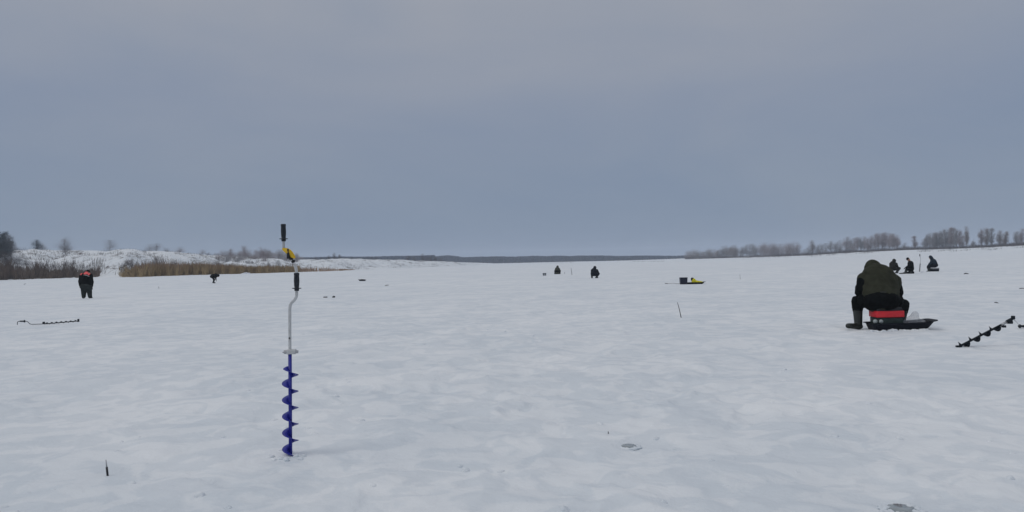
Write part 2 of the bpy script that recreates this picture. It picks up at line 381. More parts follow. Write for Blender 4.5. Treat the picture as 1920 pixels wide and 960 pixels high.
def person(label, px, py, Y, J, face, col, vox=.02, headgear='hood', folds=0, extra=None, sc=1.0, tw=.19, td=.16, sleeve=None, group=None, hoodmat=None, arm=1.0, hneck=0, leg=1.0):
    """J: joint -> (px, py, dy). Builds a continuous body and the clothes over it"""
    base = P(px, py, Y); base.z = gz(base.x, base.y)
    root = thing('person', label, 'person', base, group)
    j = {k: P(v[0], v[1], Y+v[2])-base for k, v in J.items()}
    face = Vector(face).normalized()
    lat = (j['Rsh']-j['Lsh']).normalized(); spine = (j['chest']-j['pelvis']).normalized(); dep = lat.cross(spine).normalized()
    # body: one continuous surface from head to feet
    bm = bmesh.new(); up = (Vector((0, 0, 1))-face*face.z).normalized(); hd = j['head']; hl = face.cross(up)
    q = Matrix((hl, face, up)).transposed().to_quaternion()
    ell(bm, hd, (.075, .092, .112), q); ell(bm, hd+face*.045-up*.055, (.052, .05, .05), q)
    cap(bm, hd+face*.085+up*.012, .010, hd+face*.112-up*.022, .016, seg=8)
    for s in (-1, 1):
        ell(bm, hd+hl*.078*s-face*.005, (.012, .022, .032), q, 2); cap(bm, hd+face*.083+up*.03+hl*.028*s, .011, hd+face*.086+up*.028+hl*.048*s, .009, seg=8)
    cap(bm, hd+face*.088-up*.052-hl*.018, .008, hd+face*.088-up*.052+hl*.018, .008, seg=8)
    cap(bm, j['neck'], .062, hd-up*.04, .055)
    cap(bm, j['chest'], .14, j['neck'], .07, lat, 1.2); cap(bm, j['pelvis'], .14, j['chest'], .14, lat, 1.15)
    cap(bm, j['Lsh'], .065, j['Rsh'], .065)
    for s in 'LR':
        cap(bm, j[s+'sh'], .058, j[s+'el'], .042); cap(bm, j[s+'el'], .042, j[s+'ha'], .028)
        cap(bm, j[s+'hip'], .088, j[s+'kn'], .058); cap(bm, j[s+'kn'], .055, j[s+'an'], .036); cap(bm, j['pelvis'], .11, j[s+'hip'], .09)
        cap(bm, j[s+'an'], .036, j[s+'toe'], .028)
    body = blob('body', bm, min(vox, .014), m_skin, root, 2)
    # jacket
    c1 = col['jacket']; sl = sleeve or c1
    def torso(bm, g=0):
        cap(bm, j['pelvis']+spine*.06, tw+g, j['chest'], tw*1.0+g, dep, td/tw)
        cap(bm, j['chest'], tw*.8+g, j['neck']-spine*.03, .095+g, dep, .8)
        cap(bm, j['Lsh'], (.095+g)*arm**.3, j['Rsh'], (.095+g)*arm**.3)
        if arm > 1.1: cap(bm, j['Lsh']+lat*.03, .118, j['pelvis'].lerp(j['chest'], .30)-lat*.15, .15); cap(bm, j['Rsh'], .125, j['pelvis'].lerp(j['chest'], .30)+lat*.18, .15); cap(bm, j['Lsh'], .09+g, j['chest'], .16+g); cap(bm, j['Rsh'], .09+g, j['chest'], .16+g)
    bm = bmesh.new()
    if sleeve is None: torso(bm)
    for s in 'LR':
        if sleeve is not None: cap(bm, j['chest'], .1, j[s+'sh'], .09)
        cap(bm, j[s+'sh'], .092*arm, j[s+'el'], .078*arm); cap(bm, j[s+'el'], .078*arm, j[s+'ha'], .052*arm**.5)
    blob('sleeves' if sleeve is not None else 'jacket', bm, vox, sl, root, 5, folds, .10, 3)
    if sleeve is not None:
        bm = bmesh.new(); torso(bm, .022)
        blob('vest', bm, vox, c1, root, 8, folds, .16, 7)
    # trousers
    bm = bmesh.new(); pw = tw*.92
    cap(bm, j['pelvis']-lat*.05, pw, j['pelvis']+lat*.05, pw, Vector((0, 0, 1)), .8)
    for s in 'LR':
        cap(bm, j['pelvis'], .14, j[s+'hip'], .125); cap(bm, j[s+'hip'], .125*leg, j[s+'kn'], .092*leg); cap(bm, j[s+'kn'], .092*leg, j[s+'kn'].lerp(j[s+'an'], .72 if leg <= 1.1 else .32 if leg < 1.25 else .84), .075*leg)
    blob('trousers', bm, vox, col['trousers'], root, 4, folds*.8, .09, 5)
    # boots and gloves
    for s in 'LR':
        bm = bmesh.new(); an, kn, toe = j[s+'an'], j[s+'kn'], j[s+'toe']
        fd = (toe-an); fd.z = 0; fd.normalize(); sole = min(an.z, toe.z)
        cap(bm, kn.lerp(an, .38 if leg < 1.1 else .24), .084*leg**.5, an+Vector((0, 0, .01)), .070)
        a = Vector((an.x, an.y, an.z))-fd*.03; b = Vector((toe.x, toe.y, toe.z+.005))
        cap(bm, a, .064, b, .056, Vector((0, 0, 1)), .92); cap(bm, a-Vector((0, 0, .022)), .046, b-Vector((0, 0, .018)), .048, Vector((0, 0, 1)), .6)
        blob('boot', bm, min(vox, .012), col.get('boots', m_boot), root, 4)
        dr = j[s+'ha']-j[s+'el']
        blob('glove', glove_bm(j[s+'ha']+dr.normalized()*.03, dr, -1 if s == 'L' else 1, lat*(1 if s == 'L' else -1)), .006, m_cblk, root, 1)
    # headgear
    bm = bmesh.new(); hc = hoodmat or c1
    if headgear == 'hood':
        ell(bm, hd-face*.028+up*.012, (.125*sc, .118*sc, .140*sc), q)
        cap(bm, hd-face*.03-up*.02, .115*sc, j['neck']-face*.02, .125*sc)
        if hneck: cap(bm, j['neck']-face*.03, .16, j['chest'].lerp(j['Lsh'], .15), hneck*.6); cap(bm, j['neck']-face*.03, .15, j['chest'].lerp(j['Rsh'], .5), hneck)
        h = blob('hood', bm, vox, hc, root, 4, folds*.6, .12, 9)
    else:
        ell(bm, hd-face*.018+up*.045, (.092, .100, .088), q); cap(bm, hd-face*.07+up*.01, .05, hd-face*.05+up*.05, .07)
        ell(bm, hd+up*.115-face*.015, (.03, .03, .025), q, 2)
        blob('hat', bm, .014, col.get('hat', m_cblk), root, 2)
    if extra: extra(root, base, j, Y)
    return root, j, base

# 1: the big seated angler
p = on_ice(1640, 618); Y1 = p.y
J1 = dict(pelvis=(1652, 563, .02), chest=(1648, 527, .20), neck=(1639, 511, .31), head=(1636.5, 506, .40), Lsh=(1620, 524, .22), Rsh=(1676, 527, .22),
          Lel=(1613.5, 546, .20), Rel=(1682, 550, .22), Lha=(1617, 562, .50), Rha=(1667, 572, .55), Lhip=(1640, 564, .06), Lkn=(1607.5, 564.5, .24),
          Lan=(1609.5, 612, .20), Ltoe=(1591, 611.5, .08), Rhip=(1666, 567, .06), Rkn=(1694, 572, .34), Ran=(1690, 607, .46), Rtoe=(1688, 607, .64))
def ex1(root, base, j, Y):
    bm = bmesh.new(); c = P(1656, 547.5, Y-.235)-base
    rbox(bm, c, (.11, .012, .016), .003); from_bm('reflective_tab', bm, m_grey, root)
    bm = bmesh.new(); c = P(1639.5, 495, Y+.262)-base; cap(bm, c-Vector((.012, 0, 0)), .014, c+Vector((.012, 0, 0)), .014); from_bm('toggle', bm, m_blk, root)
    # bunched hem of the over-trousers hanging over the box
    bm = bmesh.new(); cap(bm, P(1618, 563, Y+.10)-base, .10, P(1683, 563, Y+.10)-base, .11, Vector((0, 0, 1)), 1.15); cap(bm, P(1630, 568, Y)-base, .10, P(1680, 567, Y)-base, .12)
    blob('overcoat_skirt', bm, .016, m_cblk, root, 5, .010, .10, 21)
person('big angler in olive hooded vest with black sleeves seated on the red topped box', 1652, 619, Y1, J1, (-.15, .85, -.5), dict(jacket=m_olive, trousers=m_cblk), .014, 'hood', .013, ex1, 1.30, .315, .25, m_cblk, arm=1.35, hneck=.15, leg=1.2)

# 2: standing, bowed, coral yoke
p = on_ice(162, 559.5)
J2 = dict(pelvis=(161.5, 537.5, 0), chest=(160.5, 519.5, .10), neck=(162.8, 513.2, .18), head=(164.8, 510.8, .27), Lsh=(153, 517, .12), Rsh=(169.5, 517.5, .12), Lel=(149.8, 528, .16), Rel=(172.2, 528.5, .14),
          Lha=(150.5, 536, .26), Rha=(172.2, 537, .18), Lhip=(157.5, 539, 0), Lkn=(157, 549, .04), Lan=(157, 557.2, 0), Ltoe=(156, 557.9, .18), Rhip=(165.5, 539, 0), Rkn=(168, 549, .04), Ran=(169, 557.2, 0), Rtoe=(171.5, 557.8, .12))
def ex2(root, base, j, Y):
    bm = bmesh.new(); cap(bm, j['Lsh']+Vector((.05, -.01, .032)), .112, j['Rsh']+Vector((-.05, -.01, .032)), .112); cap(bm, P(161.5, 515.2, Y+.10)-base, .155, P(162, 513, Y+.17)-base, .11)
    blob('shoulder_yoke', bm, .018, m_coral, root, 3)
    bm = bmesh.new(); tube(bm, [P(152.5, 517.3, Y+.005)-base, P(157, 515.8, Y-.06)-base, P(162, 516.0, Y-.06)-base, P(167.5, 518.2, Y-.03)-base], .012, 8); from_bm('piping', bm, m_stripe, root)
person('angler standing with bowed head in dark jacket with coral shoulders, seen from behind', 162, 559.5, p.y, J2, (.1, .75, -.75), dict(jacket=m_cblk, trousers=mat('worn_grey_green_cloth', (.026, .031, .031), .9, .2, 9, .4, spec=.1)), .02, 'hat', .008, ex2, tw=.265, td=.19, arm=1.15, leg=1.35)

# 3: bent double, side on
p = on_ice(400, 531)
J3 = dict(pelvis=(398.3, 518.2, 0), chest=(404, 516.8, 0), neck=(407, 516.8, 0), head=(409.5, 517.2, 0), Lsh=(405, 517, .17), Rsh=(405, 517, -.17), Lel=(404.5, 521, .2), Rel=(404.5, 521, -.2),
          Lha=(405, 524.5, .1), Rha=(405, 524.5, -.1), Lhip=(399, 519, .1), Rhip=(399, 519, -.1), Lkn=(401.5, 524.5, .13), Rkn=(401.5, 524.5, -.13), Lan=(400, 529.6, .13), Ran=(400, 529.6, -.13), Ltoe=(403, 530.2, .15), Rtoe=(403, 530.2, -.15))
person('angler in black bent double over the ice, side on, before the reeds', 400, 531, p.y, J3, (.7, 0, -.7), dict(jacket=m_cblk, trousers=m_cblk), .024, 'hood', tw=.25, td=.21)

def seat_box(name, label, px0, px1, pyt, pyb, Y, dep, body, lid=None, stripe=None, taper=(1.06, 1.06), group=None, cat='tackle box'):
    a = P(px0, pyb, Y); b = P(px1, pyb, Y); t = P((px0+px1)/2, pyt, Y)
    c = (a+b)/2; c.z = gz(c.x, c.y); W = (b-a).length/taper[0]; H = t.z-c.z
    root = thing(name, label, cat, c, group)
    bm = bmesh.new(); rbox(bm, (0, 0, H*.45), (W, dep, H*.9), .012, top=taper); from_bm('box_body', bm, body, root)
    bm = bmesh.new(); rbox(bm, (0, 0, H*.95), (W*taper[0]*1.02, dep*taper[1]*1.02, H*.12), .012); from_bm('lid', bm, lid or body, root)
    if stripe: bm = bmesh.new(); rbox(bm, (0, 0, H*.80), (W*taper[0]*1.025, dep*taper[1]*1.025, H*.16), .008); from_bm('stripe_band', bm, stripe, root)
    return root

# 4: far hooded sitter
p = on_ice(1045, 514)
J4 = dict(pelvis=(1045, 508.6, 0), chest=(1045, 504, .12), neck=(1045.4, 501, .18), head=(1045.4, 500.6, .24), Lsh=(1042, 504.2, .12), Rsh=(1048.4, 504.2, .12), Lel=(1041.4, 508, .15), Rel=(1049.4, 508, .15),
          Lha=(1043, 508.5, .4), Rha=(1048, 508.5, .4), Lhip=(1043.2, 509, .05), Rhip=(1047, 509, .05), Lkn=(1040.8, 507.5, .35), Rkn=(1050, 507.5, .35), Lan=(1040.6, 512.9, .3), Ran=(1049.6, 512.9, .3), Ltoe=(1040, 513.2, .45), Rtoe=(1050, 513.2, .45))
person('far hooded angler in washed olive clothes sitting low beside the small grey crate', 1045, 514, p.y, J4, (0, .85, -.5), dict(jacket=m_grol, trousers=m_cblk), .024, 'hood', tw=.21, td=.2)
seat_box('tackle_box', 'low olive grey tackle box under the far hooded angler', 1041.5, 1049, 509.5, 513.9, p.y, .28, m_grol, m_brn)

# 5: squatting, charcoal
p = on_ice(1114, 521.5)
J5 = dict(pelvis=(1114, 514, 0), chest=(1114, 507.3, .15), neck=(1115, 503.2, .22), head=(1115.4, 502.4, .28), Lsh=(1109.8, 507, .15), Rsh=(1119.4, 506.8, .15), Lel=(1109.6, 512.5, .25), Rel=(1122, 512, .28),
          Lha=(1112, 514, .5), Rha=(1119, 513, .5), Lhip=(1111.5, 515, .02), Rhip=(1117, 515, .02), Lkn=(1109.3, 512.5, .38), Rkn=(1122.6, 513.2, .34), Lan=(1110, 520.3, .1), Ran=(1118, 520.3, .1), Ltoe=(1109.5, 520.8, .28), Rtoe=(1120.6, 520.8, .2))
person('squatting angler in charcoal clothes seen from behind, right of the far rod', 1114, 521.5, p.y, J5, (.05, .85, -.5), dict(jacket=m_dkbl, trousers=m_dkbl), .022, 'hood', tw=.22, td=.18)

# 6: squatting, brown
p = on_ice(1675, 512.5)
J6 = dict(pelvis=(1673.5, 502.5, 0), chest=(1674.5, 495, .15), neck=(1676, 490.3, .22), head=(1676.3, 489.4, .28), Lsh=(1670, 494.6, .15), Rsh=(1680.3, 494.6, .15), Lel=(1669.5, 500.5, .2), Rel=(1682.6, 500, .24),
          Lha=(1673, 502, .45), Rha=(1684.5, 502, .45), Lhip=(1671, 504, .02), Rhip=(1676.5, 504.5, .02), Lkn=(1670, 502, .38), Rkn=(1686.5, 503, .3), Lan=(1671.5, 511.2, .1), Ran=(1680.5, 511.4, .1), Ltoe=(1671, 511.8, .28), Rtoe=(1683.2, 511.9, .16))
person('squatting angler in dark brown hood, leftmost of the three anglers behind the big one', 1675, 512.5, p.y, J6, (.05, .85, -.5), dict(jacket=m_brn, trousers=m_brn), .022, 'hood', tw=.22, td=.18)

# 7: sitting low, side on, black
p = on_ice(1704, 513); Y7 = p.y
J7 = dict(pelvis=(1708.3, 504.5, 0), chest=(1707.2, 494.5, 0), neck=(1705, 488.8, 0), head=(1702.8, 486.2, 0), Lsh=(1706.6, 492.8, .17), Rsh=(1706.6, 492.8, -.17), Lel=(1704, 498.5, .2), Rel=(1704, 498.5, -.2),
          Lha=(1698.5, 501.5, .08), Rha=(1698.5, 501.5, -.08), Lhip=(1707.5, 506, .1), Rhip=(1707.5, 506, -.1), Lkn=(1700, 504.5, .15), Rkn=(1700, 504.5, -.15), Lan=(1697.5, 511.7, .15), Ran=(1697.5, 511.7, -.15), Ltoe=(1694, 512.2, .16), Rtoe=(1694, 512.2, -.16))
def ex7(root, base, j, Y):
    bm = bmesh.new(); cap(bm, P(1706, 510, Y)-base, .1, P(1711, 510, Y)-base, .09); cap(bm, P(1701, 511.5, Y+.05)-base, .07, P(1711, 511, Y)-base, .09, Vector((0, 1, 0)), 2)
    blob('coat_skirt', bm, .022, m_cblk, root, 3)
person('angler in black round hat sitting low side on, middle of the three at the back', 1704, 513, Y7, J7, (-.38, .1, -.92), dict(jacket=m_cblk, trousers=m_cblk), .022, 'hat', 0, ex7, tw=.2, td=.19)
# 8: slate parka on box
p = on_ice(1748, 510); Y8 = p.y
J8 = dict(pelvis=(1752.5, 497, 0), chest=(1750, 491, 0), neck=(1746.3, 485, 0), head=(1744.6, 483, 0), Lsh=(1748.5, 489.5, .18), Rsh=(1748.5, 489.5, -.18), Lel=(1743.2, 494.5, .2), Rel=(1743.6, 494.5, -.2),
          Lha=(1740, 498.8, .08), Rha=(1740, 498.8, -.08), Lhip=(1751, 498.5, .1), Rhip=(1751, 498.5, -.1), Lkn=(1741, 499.5, .16), Rkn=(1740.3, 499.5, -.14), Lan=(1743.5, 508.3, .16), Ran=(1741.7, 508.3, -.14), Ltoe=(1740.5, 509, .17), Rtoe=(1738.4, 509, -.15))
person('angler in slate blue hooded parka seated side on, rightmost of the three at the back', 1748, 510, Y8, J8, (-.8, 0, -.55), dict(jacket=m_slate, trousers=m_dkbl), .022, 'hood', 0, None, tw=.24, td=.21)
seat_box('tackle_box', 'dark slate tackle box with a pale stripe under the angler in the slate parka', 1746.5, 1759, 502.4, 510.2, Y8, .3, m_dkbl, m_dkbl, m_stripe)

# ------------------------------------------------------------------ sled and red box of the big angler
def sled(label, pxa, pxb, pyrim, pyb, Y, wid, bow=1, m=m_navy, group=None):
    """pulk: open tub with a rolled rim and a raked bow"""
    a = P(pxa, pyb, Y); b = P(pxb, pyb, Y); L = (b-a).length; c = (a+b)/2; c.z = min(gz(c.x, c.y-wid/2), gz(c.x, c.y))-.01
    H = P((pxa+pxb)/2, pyrim, Y).z-c.z
    root = thing('sled', label, 'sled', c, group)
    bm = bmesh.new(); n = 40
    def loop(z, inset, k):
        o = []
        for i in range(n):
            t = 2*math.pi*i/n; cx, sy = math.cos(t), math.sin(t); e = .32
            x = math.copysign(abs(cx)**e, cx)*(L/2-inset); y = math.copysign(abs(sy)**e, sy)*(wid/2-inset)
            if x*bow > 0: x += bow*k*L*.12
            else: x -= bow*k*L*.02
            o.append(bm.verts.new((x-bow*L*.05, y, z + (max(0, x*bow/(L/2)))**3*k*H*.12)))
        return o
    prof = [(0.0, .07, -.25), (.02, .03, 0), (H*.5, .015, .35), (H*.93, 0, .75), (H, -.03, 1.0), (H-.012, -.03, 1.0), (H*.9, .006, .72), (H*.5, .022, .33), (.03, .04, 0), (.012, .08, -.25)]
    ls = [loop(*q) for q in prof]
    for u, v in zip(ls, ls[1:]):
        for i in range(n): bm.faces.new((u[i], u[(i+1) % n], v[(i+1) % n], v[i]))
    bm.faces.new(ls[0][::-1]); bm.faces.new(ls[-1])
    bmesh.ops.recalc_face_normals(bm, faces=bm.faces)
    from_bm('tub', bm, m, root)
    return root, c, L, H
sl, sc_, sL, sH = sled('long black plastic sled carrying the red box under the big angler', 1636, 1740, 603.5, 620, Y1, .46)
bm = bmesh.new(); tube(bm, smooth_path([(sL*.50, 0, sH*1.02), (sL*.57, -.04, sH*1.1), (sL*.60, 0, sH*1.03), (sL*.57, .05, sH*1.1), (sL*.5, .05, sH*1.02)]), .008, 8); from_bm('tow_loop', bm, m_blk, sl)
def red_box():
    a = P(1637.5, 606, Y1-.03); b = P(1687.5, 606, Y1-.03); c = (a+b)/2; c.z = sc_.z+.015
    W = (b-a).length; z = lambda py: P(1662, py, Y1-.16).z-c.z
    root = thing('fishing_box', 'red topped dark green fishing seat box standing in the black sled', 'fishing box', c)
    bm = bmesh.new(); rbox(bm, (0, 0, z(595)/2), (W*.95, .30, z(595)), .02, top=(1.04, 1.02)); from_bm('box_body', bm, m_green, root)
    bm = bmesh.new(); rbox(bm, (0, 0, (z(595)+z(583))/2), (W*1.02, .34, z(583)-z(595)), .012); from_bm('red_tray', bm, m_red, root)
    bm = bmesh.new(); rbox(bm, (0, 0, z(580)), (W*.98, .32, .075), .02, top=(.9, .9)); from_bm('lid', bm, m_blk, root)
    bm = bmesh.new(); rbox(bm, (-.02, 0, z(577.5)), (W*.8, .27, .04), .018); from_bm('seat_pad', bm, m_grey, root)
    for k in (1641.5, 1652):
        bm = bmesh.new(); cc = P(k, 602.8, Y1-.185)-c
        r = bmesh.ops.create_cone(bm, cap_ends=True, segments=24, radius1=.042, radius2=.034, depth=.03)
        bmesh.ops.transform(bm, matrix=Matrix.Translation(cc+Vector((0, .0, 0))) @ Matrix.Rotation(R(90), 4, 'X'), verts=r['verts'])
        from_bm('bait_cup', bm, m_white, root)
red_box()
def film(m):
    nt = m.node_tree; b = nt.nodes['Principled BSDF']; t = N(nt, 'ShaderNodeBsdfTransparent'); x = N(nt, 'ShaderNodeMixShader'); x.inputs[0].default_value = .30
    o = [n for n in nt.nodes if n.type == 'OUTPUT_MATERIAL'][0]
    nt.links.new(t.outputs[0], x.inputs[1]); nt.links.new(b.outputs[0], x.inputs[2]); nt.links.new(x.outputs[0], o.inputs[0])
film(m_bag)
def poly_bag():
    c = P(1716, 604, Y1+.05); c.z = sc_.z+.03
    root = thing('plastic_bag', 'milky see through plastic bag puffed up in the front of the black sled', 'bag', c)
    bm = bmesh.new(); cap(bm, (-.10, .03, .10), .09, (.0, .03, .18), .08); cap(bm, (0, .03, .15), .085, (.015, .03, .24), .065); cap(bm, (0, .03, .10), .10, (.14, .03, .09), .07)
    blob('bag_film', bm, .014, m_bag, root, 4, .012, .07, 31)
poly_bag()

# ------------------------------------------------------------------ ice augers
def local(base, pts, Y): return [P(a, b, Y)-base for a, b in pts]
def near_auger():
    g = on_ice(544, 851); Y = g.y; base = Vector((g.x, g.y, g.z))
    root = thing('ice_auger', 'tall blue spiral ice auger with yellow guard standing upright in the snow', 'ice auger', base)
    L = lambda a, b, d=0: P(a, b, Y+d)-base
    A = L(544.8, 858); B = L(543.7, 664)
    bm = bmesh.new(); tube(bm, [A, B], .0135, 20); from_bm('shaft', bm, m_blue, root)
    bm = bmesh.new(); flight(bm, L(544.8, 856), L(544.0, 687), .0125, .0615, .1245, phase=R(2), hand=-1); 
    f = from_bm('spiral_flight', bm, m_blue, root)
    # clamp with bolts
    bm = bmesh.new(); c = L(546.5, 659.5); rbox(bm, c, (.070, .038, .036), .006); from_bm('clamp', bm, m_zinc, root)
    bm = bmesh.new(); a = L(529.5, 661); tube(bm, [a, L(538, 659.6)], [.003, .012], 10); tube(bm, [L(533, 660.3), L(539, 659.6)], .016, 6); from_bm('wing_bolt', bm, m_steel, root)
    bm = bmesh.new(); tube(bm, [L(554, 659.5), L(559, 659.5)], .012, 8); from_bm('bolt_head', bm, m_steel, root)
    bm = bmesh.new(); tube(bm, smooth_path(local(base, [(543.7, 664), (543.5, 620), (543.4, 590), (543.6, 577), (546, 569), (552, 562.5), (555.6, 556), (556.2, 548), (556.3, 530), (556.1, 512), (554.6, 502), (552.5, 495.5)], Y)), .0115, 16)
    from_bm('crank_tube', bm, m_zinc, root)
    bm = bmesh.new(); tube(bm, [L(542.6, 634, -.012), L(542.6, 634, -.0145)], .006, 10); from_bm('rivet', bm, m_blk, root)
    def grip(x0, y0, x1, y1, s=1):
        a = L(x0, y0); b = L(x1, y1); pts = []; rd = []
        for t, r in ((0, .0165), (.015, .0195), (.12, .0205), (.14, .0185), (.45, .0205), (.7, .0185), (.82, .0165), (.84, .034), (.87, .034), (.885, .0175), (.98, .0175), (1, .015)):
            pts.append(a.lerp(b, t)); rd.append(r*s)
        bm = bmesh.new(); tube(bm, pts, rd, 20); o = from_bm('grip', bm, m_rub, root)
    grip(556.1, 511.5, 556.4, 545.5, 1.02); grip(531.2, 420, 531.9, 452.5, .95)
    bm = bmesh.new(); tube(bm, smooth_path(local(base, [(531.6, 452), (531.9, 460), (532.6, 466), (537, 473), (544, 481), (549.5, 489)], Y)), .0100, 14); from_bm('folding_tube', bm, m_steel, root)
    bm = bmesh.new(); a = L(548.0, 491.5, -.01); b = L(552.5, 490, -.01); tube(bm, [a, L(550, 489.8, -.015), b], .0105, 12); tube(bm, [L(550.3, 490.5, .02), L(550.3, 490.5, -.03)], .009, 12); from_bm('hinge', bm, m_blk, root)
    # yellow blade guard: a leaf-shaped shell
    ot = [(527.8, 465.6), (531, 464.8), (539, 465.2), (545, 468.2), (550, 474), (553.5, 480.5), (554.8, 483.5), (552.5, 485), (548, 484.0), (541.5, 479.5), (536, 475), (531, 470.5)]
    bm = bmesh.new(); fr = [bm.verts.new(L(a, b, -.030)) for a, b in ot]; bk = [bm.verts.new(L(a, b, .030)) for a, b in ot]
    cf = bm.verts.new(L(542, 474.5, -.042)); cb = bm.verts.new(L(542, 474.5, .042)); n = len(ot)
    for i in range(n):
        bm.faces.new((fr[i], fr[(i+1) % n], cf)); bm.faces.new((bk[(i+1) % n], bk[i], cb)); bm.faces.new((fr[(i+1) % n], fr[i], bk[i], bk[(i+1) % n]))
    bmesh.ops.recalc_face_normals(bm, faces=bm.faces)
    bmesh.ops.bevel(bm, geom=[e for e in bm.edges if len(e.link_faces) == 2 and e.calc_face_angle(0) > .8], offset=.004, segments=2, affect='EDGES')
    from_bm('blade_guard', bm, m_yel, root, smooth=False)
    bm = bmesh.new(); tube(bm, [L(540.2, 466.2, -.046), L(540.2, 479, -.050)], .0045, 8); rbox(bm, L(540.2, 477, -.05), (.020, .012, .022), .003); rbox(bm, L(539.8, 468.5, -.046), (.012, .008, .016), .002); rbox(bm, L(541, 481.5, -.03), (.024, .02, .03), .004)
    from_bm('strap', bm, m_blk, root)
    bm = bmesh.new(); tube(bm, [L(541, 482, -.02), L(544, 485.5, -.02), L(549, 484.5, -.02)], .009, 8); from_bm('latch', bm, m_blk, root)
    # snow shavings round the bit
    return base
nb = near_auger()

def lying_left():
    base = on_ice(90, 609); 
    root = thing('ice_auger', 'thin dark ice auger lying flat on the snow nearest the left edge', 'ice auger', base)
    def L(px, py, up): # a point whose foot on the ice is 'up' px lower
        g = G(px, py+up, gz(base.x, base.y)); return P(px, py, g.y)-base
    Yb = base.y
    def Q(px, py, d=0): return P(px, py, Yb+d)-base
    bm = bmesh.new(); tube(bm, smooth_path([Q(32.5, 609.0), Q(32.6, 605), Q(34, 603), Q(38, 602.3), Q(48, 602.2), Q(52, 603.5), Q(56, 607), Q(61, 608.0), Q(80, 607.4), Q(96, 606.6)]), .0085, 10); from_bm('crank_tube', bm, m_drk, root)
    bm = bmesh.new(); tube(bm, [Q(37, 602.4), Q(38, 602.4), Q(45, 602.3), Q(45.5, 602.3), Q(46.4, 602.3), Q(47.2, 602.2)], [.015, .02, .02, .036, .036, .018], 12); from_bm('grip', bm, m_rub, root)
    bm = bmesh.new(); rbox(bm, Q(82, 605.5), (.05, .05, .065), .006); from_bm('clamp', bm, m_drk, root)
    a, b = Q(96, 606.4, 0), Q(147, 601.8, .25)
    bm = bmesh.new(); tube(bm, [Q(84, 607, 0), a, b], .013, 10); from_bm('shaft', bm, m_drk, root)
    bm = bmesh.new(); flight(bm, Q(84, 606.8), b, .010, .032, .117, phase=R(60), hand=-1); from_bm('spiral_flight', bm, m_drk, root)
    bm = bmesh.new(); rbox(bm, Q(147, 600.7, .25), (.035, .05, .08), .004); from_bm('cutting_head', bm, m_drk, root)
lying_left()

def leaning_right():
    base = on_ice(1797, 651); Y = base.y
    root = thing('ice_auger', 'dark ice auger propped aslant on the snow right of the big angler', 'ice auger', base)
    Q = lambda px, py, d=0: P(px, py, Y+d)-base
    A = Q(1797, 650.5, 0); B = Q(1898, 598.5, -.10)
    bm = bmesh.new(); tube(bm, [A, B], .0165, 16); from_bm('shaft', bm, m_drk, root)
    bm = bmesh.new(); flight(bm, A, A.lerp(B, .77), .015, .068, .167, phase=R(238), hand=-1, th=.003); from_bm('spiral_flight', bm, m_drk, root)
    bm = bmesh.new(); rbox(bm, Q(1797.5, 649.5), (.075, .05, .03), .006); tube(bm, [Q(1797, 650), Q(1792, 653, -.02)], [.014, .004], 8); from_bm('cutting_head', bm, m_drk, root)
    d = (B-A).normalized()
    bm = bmesh.new(); tube(bm, [A.lerp(B, .79), A.lerp(B, .90)], .0185, 16); from_bm('crank_sleeve', bm, m_steel, root)
    bm = bmesh.new(); tube(bm, [A.lerp(B, .90), A.lerp(B, .985)], .028, 16); rbox(bm, Q(1893.5, 604.5, -.09), (.07, .05, .04), .006); rbox(bm, Q(1882, 612, -.08), (.05, .05, .035), .006); from_bm('clamp', bm, m_drk, root)
    bm = bmesh.new(); rbox(bm, Q(1899.5, 595.5, -.10), (.045, .04, .055), .006); tube(bm, [Q(1896, 595, -.10), Q(1903, 596.5, -.10)], .008, 8); tube(bm, [Q(1898, 599, -.10), Q(1901, 593, -.10)], .014, 8); from_bm('wing_bolt', bm, m_drk, root)
    g = on_ice(1912, 616); dd = g.y-Y
    bm = bmesh.new(); tube(bm, smooth_path([Q(1900, 598.5, -.10), Q(1906, 604, 0), Q(1911, 610, dd)]), .0045, 8); tube(bm, smooth_path([Q(1925, 612.2, dd), Q(1940, 612.5, dd), Q(1955, 607, dd), Q(1990, 606, dd)]), .012, 10); from_bm('crank_tube', bm, m_steel, root)
    bm = bmesh.new(); a, b = Q(1909.5, 611.5, dd), Q(1932, 612.3, dd)
    tube(bm, [a, a.lerp(b, .06), a.lerp(b, .08), a.lerp(b, .16), a.lerp(b, .2), a.lerp(b, .5), b], [.02, .022, .036, .036, .022, .026, .022], 14); from_bm('grip', bm, m_rub, root)
leaning_right()

def far_auger():
    base = on_ice(1724, 509.5); Y = base.y; Q = lambda px, py, d=0: P(px, py, Y+d)-base
    root = thing('ice_auger', 'slim ice auger standing upright between the two rightmost far anglers', 'ice auger', base)
    bm = bmesh.new(); tube(bm, [Q(1724, 512), Q(1725.4, 494)], .018, 8); from_bm('shaft', bm, m_drk, root)
    bm = bmesh.new(); flight(bm, Q(1724, 510), Q(1725.2, 494), .016, .055, .13, hand=-1, seg=16); from_bm('spiral_flight', bm, m_drk, root)
    bm = bmesh.new(); tube(bm, [Q(1725.4, 494), Q(1725.9, 489), Q(1726.4, 485), Q(1724.9, 481), Q(1724.8, 476)], .014, 8); from_bm('crank_tube', bm, m_steel, root)
    bm = bmesh.new(); tube(bm, [Q(1724.8, 480.5), Q(1724.6, 476.8)], .03, 10); from_bm('grip', bm, m_rub, root)
far_auger()

